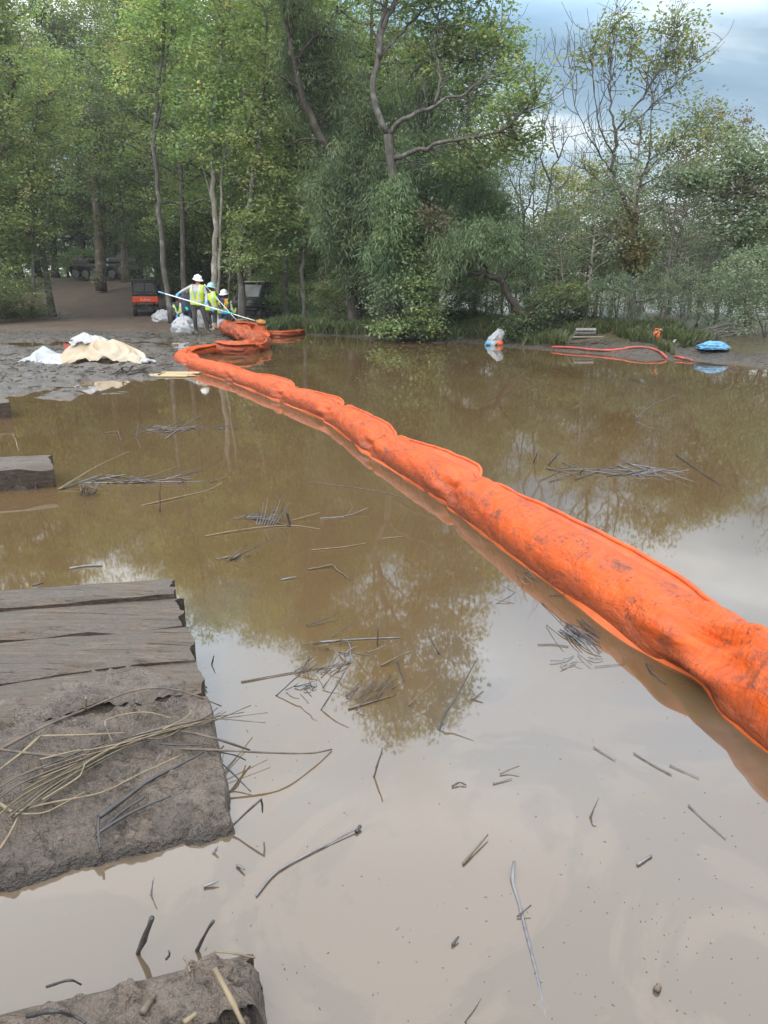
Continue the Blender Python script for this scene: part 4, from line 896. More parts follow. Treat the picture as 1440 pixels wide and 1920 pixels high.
cl_len = np.concatenate([[0], np.cumsum(np.linalg.norm(np.diff(cpath, axis=0), axis=1))])
tail = [G(338, 686)[:2] + [.10, .10], G(334, 676)[:2] + [.05, .35], G(360, 668)[:2] + [.1, .3], G(405, 664)[:2] + [.0, .35]]
cp = np.vstack([cpath[:-1], tail]); tot = np.sum(np.linalg.norm(np.diff(cp, axis=0), axis=1))
def frac_at(i): return cl_len[i] / tot
boom('containment_boom', 'long orange oil boom running diagonally across the water to the mud bank', cp, R0, Z0,
     [frac_at(3) + .004, frac_at(8), frac_at(9), frac_at(10), frac_at(11), frac_at(12), .80, .90], MT['boom'], 7, hemamp=1.0, swell=.46)
def gp(px, py, dy=0, z=None):
    g = G(px, py); return (g[0], g[1] + dy) if z is None else (g[0], g[1] + dy, z)
boom('containment_boom', 'short dirty orange boom lying at the mud edge by the pale foam lump', [gp(408, 664, .3), gp(440, 666, .2), gp(470, 662, .2), gp(486, 654, .2)], .21, .08, [.5], MT['boom_dirty'], 21, hemamp=1.3, skirt=False, crump=.10)
boom('containment_boom', 'upper fold of dirty orange boom heaped at the water edge', [gp(488, 656, .6, .12), gp(470, 648, .5, .16), gp(445, 640, .3, .22), gp(422, 632, .3, .26), gp(430, 627, .3, .2)], .20, .2, [.35, .7], MT['boom_dirty'], 23, hemamp=1.6, skirt=False, crump=.10)
boom('containment_boom', 'dark crumpled end of orange boom on top of the heap', [gp(432, 634, .8, .30), gp(455, 634, .9, .28), gp(480, 634, .8, .2), gp(490, 640, .5, .12)], .16, .2, [.3, .6], MT['boom_dirty'], 25, hemamp=1.6, skirt=False, crump=.10)
boom('containment_boom', 'thin orange boom floating along the far grassy bank', [gp(478, 630), gp(505, 631), gp(540, 631), gp(566, 627)], .12, .05, [.4, .75], MT['boom_dirty'], 27, hemamp=.6, skirt=False, crump=.10)
def gl(px, py, dy):
    g = G(px, py); return (g[0], g[1] + dy, max(.0, gzs(g[0], g[1] + dy)) + .018)
boom('deflated_boom', 'flat red boom lying along the mud of the right bank', [gl(1045, 659, .55), gl(1100, 663, .5), gl(1150, 667, .5), gl(1200, 668, .5), gl(1240, 671, .45), gl(1262, 677, .4)], .028, .16, [.3, .55, .8], MT['red_boom'], 29, hem=False, skirt=False)
boom('deflated_boom', 'short piece of red boom left of the blue plastic sheet', [gl(1278, 676, .4), gl(1310, 681, .35)], .026, .12, [.5], MT['red_boom'], 31, hem=False, skirt=False)
# ------------------------------------------------------------------ timber mats
def quad_patch(c, n, k, z):
    """bilinear patch of ground points between four photo corners (far-left, far-right, near-right, near-left)"""
    zf, zn = z if isinstance(z, tuple) else (z, z)
    A = [G(p[0], p[1], zf if i < 2 else zn) for i, p in enumerate(c)]; u = np.linspace(0, 1, n)[:, None, None]; w = np.linspace(0, 1, k)[None, :, None]
    return (A[0] * (1 - u) + A[1] * u) * (1 - w) + (A[3] * (1 - u) + A[2] * u) * w
def beam(parent, org, c, ztop, zbot, seed, rag=.02, name='beam', chip=.02):
    n, k = 110, 16; T = quad_patch(c, n, k, ztop); L0 = np.linalg.norm(T[-1, 0] - T[0, 0])
    u = np.linspace(0, 1, n)[:, None] * L0; w = np.linspace(0, 1, k)[None, :]
    z = fbm(u * 2 + 0 * w, w * 2.4 + 0 * u, seed, 3) * .011 + fbm(u * 3.5, w * 26, seed + 4, 3, .6) * .006
    edge = np.minimum(w, 1 - w); z = z - chip * sstep(.16, 0, edge) * (.5 + 1.0 * vnoise(u * 5, np.round(w) * 7, seed + 2))
    T = T.copy(); T[..., 2] += z
    dirv = unit((T[-1, 0] - T[0, 0]) * [1, 1, 0]); acr = unit((T[0, -1] - T[0, 0]) * [1, 1, 0])
    T += (acr[None, None] * ((w - .5) * 0 + rag * fbm(u * 3, w * 1.0, seed + 8, 3) * (np.abs(w - .5) * 2) ** 3)[..., None])
    endr = .035 * (fbm(w * 5 + 0 * u, 0 * u + seed, seed + 6, 3)); T += dirv[None, None] * (endr * sstep(.93, 1, np.linspace(0, 1, n))[:, None])[..., None]
    ring = np.concatenate([T, T[:, ::-1] * [1, 1, 0] + [0, 0, zbot]], 1); ring = np.concatenate([ring, ring[:, :1]], 1)
    # sides get intermediate roughness through extra columns
    mb = MB(); mb.grid(T, m=0, flip=False)
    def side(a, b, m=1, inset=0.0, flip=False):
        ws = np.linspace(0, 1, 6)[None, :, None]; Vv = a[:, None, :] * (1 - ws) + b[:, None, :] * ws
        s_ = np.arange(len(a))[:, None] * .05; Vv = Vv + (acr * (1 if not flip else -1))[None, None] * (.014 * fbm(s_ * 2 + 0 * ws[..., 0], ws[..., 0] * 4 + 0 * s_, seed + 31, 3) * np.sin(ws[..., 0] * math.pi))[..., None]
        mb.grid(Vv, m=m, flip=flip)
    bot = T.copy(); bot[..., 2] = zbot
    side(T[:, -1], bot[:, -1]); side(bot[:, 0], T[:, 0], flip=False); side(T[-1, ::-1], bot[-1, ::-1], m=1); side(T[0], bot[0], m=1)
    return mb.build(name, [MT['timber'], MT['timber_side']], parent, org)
def mud_sheet(parent, org, c, ztop, seed, amp=.035, name='mud_crust', n=150, k=90, drop=.22, bite=.12, edges=(1, 1, 1, 1), fall=.10, side=1.0):
    """edges: far, right, near, left fall away to below the water"""
    T = quad_patch(c, n, k, ztop).copy(); u = np.linspace(0, 1, n)[:, None]; w = np.linspace(0, 1, k)[None, :]
    X_, Y2 = T[..., 0], T[..., 1]
    jag = bite * (fbm(X_ * 6, Y2 * 6, seed + 3, 4) * .5)
    Lu = np.linalg.norm(T[-1, 0] - T[0, 0]); Lw = np.linalg.norm(T[0, -1] - T[0, 0])
    e = np.full(X_.shape, 9.0)
    if edges[0]: e = np.minimum(e, w * Lw + 0 * u)
    if edges[1]: e = np.minimum(e, (1 - u) * Lu * side + 0 * w)
    if edges[2]: e = np.minimum(e, (1 - w) * Lw + 0 * u)
    if edges[3]: e = np.minimum(e, u * Lu + 0 * w)
    e = e + jag
    clod = np.maximum(0, fbm(X_ * 22, Y2 * 22, seed + 21, 3, .6) - .1) * amp * 1.6 - np.maximum(0, .10 - np.abs(fbm(X_ * 5, Y2 * 9, seed + 23, 4, .6))) * amp * 4
    z = clod + fbm(X_ * 3, Y2 * 3, seed, 4) * amp + fbm(X_ * 13, Y2 * 13, seed + 7, 4, .62) * amp * .55 + np.abs(fbm(X_ * 7, Y2 * 7, seed + 12, 3)) * -amp * .7
    T[..., 2] += z - drop * sstep(fall, -.04, e) ** 1.2
    mb = MB(); mb.grid(T)
    return mb.build(name, MT['mud_crust'], parent, org)
org = np.array([*G(-100, 1350, .1)[:2], 0]); mat1 = thing('timber_mat', org, 'large mud-caked timber mat on the left with reeds strewn over it', 'timber mat')
ZT = .125
beam(mat1, org, [(-420, 1128), (322, 1082), (328, 1106), (-420, 1158)], ZT + .055, -.1, 1)
beam(mat1, org, [(-420, 1170), (334, 1119), (345, 1164), (-420, 1228)], ZT + .008, -.1, 2)
beam(mat1, org, [(-420, 1236), (347, 1168), (360, 1228), (-420, 1320)], ZT + .012, -.1, 3)
beam(mat1, org, [(-420, 1324), (361, 1231), (373, 1292), (-420, 1420)], ZT - .012, -.1, 4, chip=.035)
beam(mat1, org, [(-420, 1428), (352, 1300), (362, 1390), (-420, 1560)], ZT - .055, -.1, 5)
beam(mat1, org, [(-420, 1564), (362, 1396), (370, 1465), (-420, 1660)], ZT - .085, -.1, 6)
mud_sheet(mat1, org, [(-420, 1432), (394, 1300), (450, 1556), (-420, 1762)], (ZT + .004, .030), 41, .022, edges=(0, 1, 1, 0), n=240, k=150, bite=.09, drop=.13, fall=.045, side=2.2)
mud_sheet(mat1, org, [(-420, 1352), (300, 1228), (362, 1284), (-420, 1428)], ZT + .004, 43, .020, edges=(1, 1, 1, 0), n=150, k=50, drop=.07, bite=.2, name='mud_patch')
org = np.array([*G(150, 1900, .1)[:2], 0]); mat2 = thing('timber_mat', org, 'muddy timber mat corner with twigs at the bottom left', 'timber mat')
beam(mat2, org, [(-300, 1964), (462, 1780), (474, 1846), (-300, 2140)], ZT - .05, -.1, 11)
mud_sheet(mat2, org, [(-300, 1958), (482, 1766), (500, 1868), (-300, 2160)], (ZT - .01, ZT + .0), 47, .026, edges=(1, 1, 0, 0), n=150, k=70, drop=.16, bite=.04, fall=.04)
mud_sheet(mat2, org, [(-200, 2080), (515, 1836), (580, 2020), (-200, 2320)], (ZT - .05, .05), 49, .045, edges=(0, 1, 1, 0), n=150, k=80, bite=.1, name='mud_lump')
org = np.array([*G(0, 880, .1)[:2], 0]); mat3 = thing('timber_beam', org, 'squared timber end with dark split face in the water at the left', 'timber'); mat3['kind'] = 'thing'
beam(mat3, org, [(-300, 870), (92, 849), (101, 868), (-300, 896)], .19, -.1, 14, name='beam_body', chip=.04)
mud_sheet(mat3, org, [(-320, 884), (36, 878), (62, 914), (-320, 936)], (.12, .02), 51, .03, edges=(0, 1, 1, 0), n=90, k=50, name='mud_heap')
org = np.array([*G(-20, 760, .1)[:2], 0]); mat4 = thing('timber_beam', org, 'cut timber end just showing at the left edge near the mud spit', 'timber'); mat4['kind'] = 'thing'
beam(mat4, org, [(-260, 750), (8, 742), (16, 752), (-260, 764)], .2, -.1, 15, name='beam_body', chip=.02)
# ------------------------------------------------------------------ workers
def remesh(mb, voxel, smooth_it=4):
    """fuse overlapping volumes into one continuous skin; returns (verts, faces)"""
    me = mb.mesh('tmp', []); o = link('tmp', me)
    r = o.modifiers.new('r', 'REMESH'); r.mode = 'VOXEL'; r.voxel_size = voxel
    s = o.modifiers.new('s', 'SMOOTH'); s.factor = .5; s.iterations = smooth_it
    dg = bpy.context.evaluated_depsgraph_get(); ev = o.evaluated_get(dg); m2 = ev.to_mesh()
    v = np.zeros(len(m2.vertices) * 3, np.float32); m2.vertices.foreach_get('co', v); v = v.reshape(-1, 3)
    q = np.array([list(p.vertices) for p in m2.polygons if len(p.vertices) == 4], np.int32)
    ev.to_mesh_clear(); bpy.data.objects.remove(o); bpy.data.meshes.remove(me)
    return v, q
def hand(parent, wrist, grip_c, axis_, mat, org, k=1.0, name='glove'):
    """a gloved hand closed round a shaft of direction axis_ passing grip_c"""
    mb = MB(); w = np.asarray(wrist, float); g = np.asarray(grip_c, float); ax_ = unit(np.asarray(axis_, float))
    d = g - w; d = unit(d - ax_ * d.dot(ax_) * .6); side = unit(np.cross(ax_, d))
    pc = w + d * .055 * k
    mb.cone(w - d * .02, w + d * .01, .032 * k, .034 * k, 10)
    for o_ in (-.026, 0, .026): mb.cone(w + d * .01 + ax_ * o_ * .6 * k, w + d * .085 * k + ax_ * o_ * k, .020 * k, .017 * k, 8)
    for i, ln in enumerate((.88, 1.0, .95, .78)):                       # four fingers curling round
        b = w + d * .088 * k + ax_ * (-.033 + .022 * i) * k
        a1 = b + (d * .75 + side * .5) * .034 * ln * k; a2 = a1 + (d * .1 + side * 1.0) * .028 * ln * k; a3 = a2 + (-d * .8 + side * .35) * .024 * ln * k
        mb.cone(b, a1, .0115 * k, .0105 * k, 8); mb.cone(a1, a2, .0105 * k, .0098 * k, 8); mb.cone(a2, a3, .0098 * k, .0085 * k, 8)
    t0 = w + d * .03 * k - ax_ * .036 * k; t1 = t0 + (d * .6 - ax_ * .4 + side * .6) * .036 * k; t2 = t1 + (d * .45 + side * .8 + ax_ * .2) * .032 * k
    mb.cone(t0, t1, .0145 * k, .0125 * k, 8); mb.cone(t1, t2, .0125 * k, .0105 * k, 8)
    v, q = remesh(mb, .0065, 2)
    return link(name, mesh_np(name, v - org, q, mats=[mat]), parent)
def person(label, J, Y, look, mats, hat=None, hands=(), vest=True, boots='boot', group='workers in hard hats by the boom', tapec='silver', skin='skin', face_dir=(0, -1)):
    """J: joints as photo pixels with depth offsets (px, py, dY)"""
    j = {k: D(p[0], p[1], Y + (p[2] if len(p) > 2 else 0)) for k, p in J.items()}
    foot = (j['ankle_a'] + j['ankle_b']) / 2
    org = np.array([foot[0], foot[1], min(gzs(foot[0], foot[1]), min(j['ankle_a'][2], j['ankle_b'][2]) - .06)])
    for s in 'ab':
        g_ = gzs(j['ankle_' + s][0], j['ankle_' + s][1]); j['ankle_' + s][2] = g_ + .09
        dd = np.array([look[0], look[1], 0]); j['toe_' + s] = j['ankle_' + s] + unit(dd) * .17 - [0, 0, .055]
    root = thing('person', org, label, 'person', group)
    mb = MB(); fw = unit(np.array([look[0], look[1], 0.0])); rt = np.array([fw[1], -fw[0], 0])
    sh = (j['sh_a'] + j['sh_b']) / 2; hp = (j['hip_a'] + j['hip_b']) / 2; up = unit(sh - hp); lat = unit(j['sh_b'] - j['sh_a'])
    cdir = unit(np.cross(lat, up))
    def torso(m, g):
        for a, b, ra, rb in ((.0, .35, .125, .125), (.35, .75, .130, .140), (.75, .97, .140, .105)):
            for o_ in (-.075, 0, .075):
                m.cone(hp + (sh - hp) * a + lat * o_, hp + (sh - hp) * b + lat * o_ * 1.15, ra + g, rb + g, 14)
        for s in 'ab': m.cone(sh - up * .02, j['sh_' + s] - up * .02, .085 + g, .070 + g, 12)
        m.cone(sh + up * .0, sh + up * .05, .075 + g, .062 + g, 12)
    torso(mb, 0)
    mb.cone(hp - up * .04 + lat * -.06, hp - up * .04 + lat * .06, .130, .130, 14)
    hd = j['head']; fd = unit(np.array([face_dir[0], face_dir[1], -.25]))
    mb.cone(sh, hd - [0, 0, .06], .062, .055, 12)
    mb.sphere(hd + [0, 0, .015], (.078, .092, .105), 18, 12); mb.cone(hd - [0, 0, .02] + fd * .03, hd - [0, 0, .075] + fd * .045, .062, .042, 12)
    mb.cone(hd + fd * .088 + [0, 0, .01], hd + fd * .103 - [0, 0, .02], .011, .015, 8)                      # nose
    sd_ = unit(np.cross(fd, [0, 0, 1])); 
    for s_ in (-1, 1): mb.sphere(hd + sd_ * .083 * s_ - fd * .005, (.014, .022, .032), 8, 6)                # ears
    mb.cone(hd + fd * .088 - [0, 0, .052] - sd_ * .018, hd + fd * .088 - [0, 0, .052] + sd_ * .018, .010, .010, 8)   # mouth
    segs = []
    for s in 'ab':
        for a, b, ra, rb in (('sh_', 'el_', .058, .046), ('el_', 'wr_', .046, .033)): mb.cone(j[a + s], j[b + s], ra, rb, 12)
        mb.cone(j['hip_' + s], j['knee_' + s], .098, .070, 14); mb.cone(j['knee_' + s], j['ankle_' + s] + [0, 0, .05], .072, .056, 12)
        mb.cone(j['ankle_' + s] + [0, 0, .06], j['ankle_' + s] - [0, 0, .03], .062, .058, 12); mb.cone(j['ankle_' + s] - [0, 0, .038], j['toe_' + s] + [0, 0, .005], .052, .044, 12)
    v, q = remesh(mb, .017, 3); c = v[q].mean(1)
    def dseg(p, a, b):
        e = b - a; t = np.clip(((p - a) @ e) / (e @ e), 0, 1); return np.linalg.norm(p - (a + t[:, None] * e), axis=1)
    mi = np.zeros(len(q), np.int32)                                        # 0 shirt, 1 trousers, 2 skin, 3 boots
    dl = np.minimum.reduce([dseg(c, j['hip_' + s], j['knee_' + s]) - .02 for s in 'ab'] + [dseg(c, j['knee_' + s], j['ankle_' + s]) for s in 'ab'])
    dt = np.minimum.reduce([dseg(c, hp + up * .12, sh)] + [dseg(c, j['sh_' + s], j['el_' + s]) for s in 'ab'] + [dseg(c, j['el_' + s], j['wr_' + s]) for s in 'ab'])
    mi[(dl < dt) | (dseg(c, hp - lat * .1, hp + lat * .1) < dt)] = 1
    db = np.minimum.reduce([np.minimum(dseg(c, j['ankle_' + s], j['toe_' + s]), np.linalg.norm(c - j['ankle_' + s], axis=1) - .07) for s in 'ab'])
    mi[db < .075] = 3
    dh = np.minimum(np.linalg.norm(c - hd, axis=1) - .06, dseg(c, sh + up * .07, hd)); mi[(dh < dt - .01) & ((c - sh) @ up > .05)] = 2
    link('body', mesh_np('body', v - org, q, mats=[mats[0], mats[1], MT[skin], MT[boots]], qm=mi), root)
    # hair under the hat
    mh = MB(); mh.sphere(hd + [0, 0, .03] - fd * .018, (.085, .098, .098), 18, 12); hv, hq, ht, _, _ = mh.arrays()
    keep = ((hv - hd) @ fd < .035) & (hv[:, 2] - hd[2] > -.055); hq = hq[keep[hq].all(1)]; ht = ht[keep[ht].all(1)]
    link('hair', mesh_np('hair', hv - org, hq, ht, mats=[MT['hair']]), root)
    eb = MB()
    for s_ in (-1, 1): eb.sphere(hd + fd * .078 + sd_ * .031 * s_ + [0, 0, .012], .011, 8, 6)
    eb.build('eyes', MT['hair'], root, org)
    if vest:
        mv = MB(); torso(mv, .022); vv, vq = remesh(mv, .02, 4); c = vv[vq].mean(1); rel = c - hp; hgt = rel @ up; tl = np.linalg.norm(sh - hp)
        lx = rel @ lat; fz = rel @ cdir
        front = fz * np.sign(cdir @ fw) > .0
        keep = (hgt > -.02) & (hgt < tl + .085)
        for s in 'ab': keep &= (np.linalg.norm(c - (j['sh_' + s] + (j['el_' + s] - j['sh_' + s]) * .12), axis=1) > .088)
        keep &= ~(front & (np.abs(lx) < .02 + .085 * np.clip((hgt - tl * .35) / (tl * .65), 0, 1)) & (hgt > tl * .30))
        keep &= ~((np.abs(lx) < .075) & (hgt > tl + .02))
        nq = vq[keep]; hk, lk, fk = hgt[keep], lx[keep], front[keep]
        vo = link('vest', mesh_np('vest', vv - org, nq, mats=[MT['lime']]), root)
        band_ = (np.abs(hk - tl * .22) < .032) | (np.abs(np.abs(lk) - .125) < .026) & (hk > tl * .22)
        tn = unit(vv - (hp + np.outer((vv - hp) @ up, up))); 
        link('reflective_stripe', mesh_np('reflective_stripe', vv + tn * .006 - org, nq[band_], mats=[MT[tapec]]), vo)
    if hat:
        mh = MB(); tl_ = unit(np.array([face_dir[0] * .22, face_dir[1] * .22, 1.0])); hc = hd + [0, 0, .055]
        X1 = unit(np.cross([0, 1.0, 0], tl_)); Y1 = np.cross(tl_, X1); fdv = unit(fd - tl_ * fd.dot(tl_))
        ph = np.arange(24) / 24 * 2 * math.pi; rings = []
        for r_, z_ in ((.152, -.012), (.148, -.004), (.122, .012), (.120, .045), (.108, .085), (.080, .115), (.040, .132), (.004, .138)):
            ringp = []
            for p_ in ph:
                dv = X1 * math.cos(p_) + Y1 * math.sin(p_); e = 1 + (.16 * max(0, dv.dot(fdv)) if r_ > .13 else 0)
                ringp.append(hc + dv * r_ * e * (1 + .08 * abs(dv.dot(fdv))) + tl_ * (z_ - (.012 * max(0, dv.dot(fdv)) if r_ > .13 else 0)))
            rings.append(ringp + [ringp[0]])
        mh.grid(np.array(rings), flip=False)
        ho = mh.build('hard_hat', MT[hat], root, org)
        mr = MB(); a = [hc + fdv * f_ * .11 + tl_ * (.140 - .085 * f_ * f_ * 1.0) for f_ in np.linspace(-.9, .9, 9)]; mr.tube(a, .011, 8); mr.build('ridge', MT[hat], ho, org)
    for s, gc, axv, gm in hands: hand(root, j['wr_' + s], gc, axv, MT[gm], org)
    return root, j, org
PY = 24.6
pole_a, pole_b = D(297, 547, PY - .25), D(484, 603, PY - .75); pdir = unit(pole_b - pole_a)
def on_pole(px, a=None, b=None):
    a = pole_a if a is None else a; b = pole_b if b is None else b
    lo, hi = 0, 1
    for _ in range(40):
        m_ = (lo + hi) / 2; p = a + (b - a) * m_; x = CX + F * p[0] / (p[1] * cT - (p[2] - CAMH) * sT)
        if x < px: lo = m_
        else: hi = m_
    return p
h1, h2 = on_pole(330), on_pole(388)
person('worker in white hard hat and lime vest standing in front, sweeping a long white pole', dict(
    head=(371, 527), sh_a=(358, 538), sh_b=(382, 539, -.06), hip_a=(363, 570), hip_b=(377, 570), el_a=(343, 545, -.06), wr_a=(334, 551, -.20), el_b=(388, 555, -.1), wr_b=(387, 568, -.33),
    knee_a=(365, 595, -.06), ankle_a=(367, 618), knee_b=(384, 594, -.05), ankle_b=(390, 617)), PY, (.45, -.9), (MT['shirt_grey'], MT['trousers']), 'hat_white',
    (('a', h1, pdir, 'glove_blue'), ('b', h2, pdir, 'glove_blue')), face_dir=(.75, -.65))
q_a, q_b = D(383, 533, 26.2), D(444, 601, 25.9); qd = unit(q_b - q_a); gq = on_pole(409, q_a, q_b)
person('worker in pale green hard hat and lime vest directly behind the pole sweeper', dict(
    head=(396, 541), sh_a=(387, 551, .05), sh_b=(403, 551, -.02), hip_a=(391, 580, .05), hip_b=(402, 580), el_a=(391, 566, -.12), wr_a=(396, 578, -.22), el_b=(412, 560, .05), wr_b=(409, 561, -.02),
    knee_a=(391, 600, 0), ankle_a=(388, 616), knee_b=(403, 600, 0), ankle_b=(404, 615)), 26.2, (.8, .3), (MT['navy'], MT['trousers']), 'hat_green',
    (('a', D(397, 582, 25.95), (0, .3, 1), 'glove_blue'), ('b', gq, qd, 'glove_blue')), face_dir=(.8, .1), skin='skin_dark', boots='boot_tan')
person('worker in white hard hat and orange-striped lime vest bending at the back right', dict(
    head=(420, 553), sh_a=(412, 563), sh_b=(427, 563), hip_a=(415, 585, .1), hip_b=(424, 585, .1), el_a=(410, 574, -.1), wr_a=(416, 582, -.25), el_b=(429, 575, -.1), wr_b=(424, 583, -.25),
    knee_a=(414, 598, 0), ankle_a=(413, 610), knee_b=(425, 598, 0), ankle_b=(427, 610)), 28.0, (-.2, -1), (MT['navy'], MT['navy']), 'hat_white', (('a', D(417, 585, 27.7), (1, 0, 0), 'glove_blue'), ('b', D(424, 586, 27.7), (1, 0, 0), 'glove_blue')), face_dir=(-.2, -.95), skin='skin_dark', tapec='orange_tape')
person('navy-clad worker with teal glove half hidden behind the pole sweeper', dict(
    head=(357, 541), sh_a=(343, 551), sh_b=(357, 552, .1), hip_a=(347, 580), hip_b=(356, 580), el_a=(345, 567, -.1), wr_a=(349, 577, -.2), el_b=(360, 568, 0), wr_b=(362, 580, -.1),
    knee_a=(349, 597), ankle_a=(350, 611), knee_b=(357, 597), ankle_b=(359, 611)), 27.2, (.9, -.3), (MT['navy'], MT['navy']), None, (('a', D(350, 581, 26.9), (.2, 0, 1), 'glove_teal'), ('b', D(363, 584, 27.0), (.2, 0, 1), 'glove_teal')), vest=False, face_dir=(.9, -.2), skin='skin_dark')
person('crouching worker in lime vest between the kinked trunk and the white bags', dict(
    head=(338, 561), sh_a=(327, 571), sh_b=(341, 570, .1), hip_a=(329, 591), hip_b=(338, 591), el_a=(325, 583, -.2), wr_a=(331, 590, -.32), el_b=(344, 582, -.1), wr_b=(342, 592, -.3),
    knee_a=(327, 590, -.38), ankle_a=(329, 604, -.1), knee_b=(341, 590, -.38), ankle_b=(340, 604, -.1)), 29.6, (.2, -1), (MT['navy'], MT['trousers']), None, (('a', D(333, 594, 29.2), (1, 0, 0), 'glove_blue'), ('b', D(341, 595, 29.2), (1, 0, 0), 'glove_blue')), face_dir=(.3, -.9), skin='skin_dark')
person('bare-headed worker half hidden behind the thin forked sapling', dict(
    head=(441, 561), sh_a=(434, 569), sh_b=(447, 569), hip_a=(437, 586), hip_b=(444, 586), el_a=(432, 578), wr_a=(435, 586, -.2), el_b=(449, 578), wr_b=(446, 586, -.2),
    knee_a=(437, 597), ankle_a=(437, 607), knee_b=(444, 597), ankle_b=(445, 607)), 31.5, (0, -1), (MT['navy'], MT['trousers']), None, (('a', D(436, 589, 31.2), (1, 0, 0), 'glove_blue'), ('b', D(445, 589, 31.2), (1, 0, 0), 'glove_blue')), face_dir=(0, -1), skin='skin_dark')
# poles
def lerp(a, b, f): return a + (b - a) * f
root = thing('skimming_pole', pole_a, 'long white pole with teal grip and brown skimmer held by the front worker', 'pole')
mb = MB(); mb.tube([lerp(pole_a, pole_b, f) for f in np.linspace(.06, .66, 8)], .017, 10); mb.tube([lerp(pole_a, pole_b, f) for f in np.linspace(.75, .97, 6)], .012, 10); mb.build('shaft', MT['pole_white'], root, pole_a)
mb = MB(); mb.tube([lerp(pole_a, pole_b, f) for f in np.linspace(.655, .755, 5)], .021, 10); mb.build('sleeve', MT['pole_teal'], root, pole_a)
mb = MB(); mb.tube([lerp(pole_a, pole_b, f) for f in np.linspace(0, .065, 3)], .019, 10); mb.build('end_grip', MT['pole_blue'], root, pole_a)
mb = MB(); rng = np.random.default_rng(3); c = pole_b + pdir * .10
sp_ = MB(); sp_.sphere((0, 0, 0), (.155, .11, .085), 24, 14); v, q, t, _, _ = sp_.arrays(); v = v * (1 + .10 * rng.normal(0, 1, (len(v), 1))); v[:, 2] -= v[:, 0] * .12; mb.add(v + c, q, t); mb.build('skimmer_head', MT['net'], root, pole_a)
root = thing('wooden_pole', q_a, 'thinner pale pole with a straw-coloured rake head held by the green-hatted worker', 'pole')
mb = MB(); mb.tube([lerp(q_a, q_b, f) for f in np.linspace(0, 1, 8)], .013, 10); mb.build('shaft', MT['pole_white'], root, q_a)
mb = MB()
for i in range(9):
    e = q_b + [.05 + .34 * i / 8, .05 * (i % 3), -.05 - .28 * (i % 4) / 3]; mb.tube(smooth_path([q_b, (q_b + e) / 2 + [.03, 0, .07], e], 5), .012, 6)
mb.build('rake_head', MT['board'], root, q_a)
# ------------------------------------------------------------------ vehicles
def wheel(parent, c, r, w, axis_=(1, 0, 0), name='wheel', lugs=14):
    root = bpy.data.objects.new(name, None); COL.objects.link(root); root.parent = parent; root.location = c; root.empty_display_size = .1
    a = unit(np.array(axis_, float)); prof = [(-.5, .62), (-.5, .9), (-.38, 1.0), (.38, 1.0), (.5, .9), (.5, .62)]
    ph = np.arange(25) / 24 * 2 * math.pi; u = np.cross(a, [0, 0, 1.0]); V_ = np.array([[a * w * x + (u * math.cos(p) + np.array([0, 0, 1.0]) * math.sin(p)) * r * rr for p in ph] for x, rr in prof])
    mb = MB(); mb.grid(V_)
    for i in range(lugs):
        p = i / lugs * 2 * math.pi; d = u * math.cos(p) + np.array([0, 0, 1.0]) * math.sin(p); tt = np.cross(a, d)
        mb.box(d * r * 1.0 + a * w * .2 * (1 if i % 2 else -1), (w * .55, .05 * r / .3, .045), np.stack([a, tt, d], 1))
    mb.build('tyre', MT['tire'], root)
    V_ = np.array([[a * w * x + (u * math.cos(p) + np.array([0, 0, 1.0]) * math.sin(p)) * r * rr for p in ph] for x, rr in ((-.42, .02), (-.36, .3), (-.45, .63), (.45, .63), (.36, .3), (.42, .02))])
    mb = MB(); mb.grid(V_); mb.build('rim', MT['rim'], root)
    return root
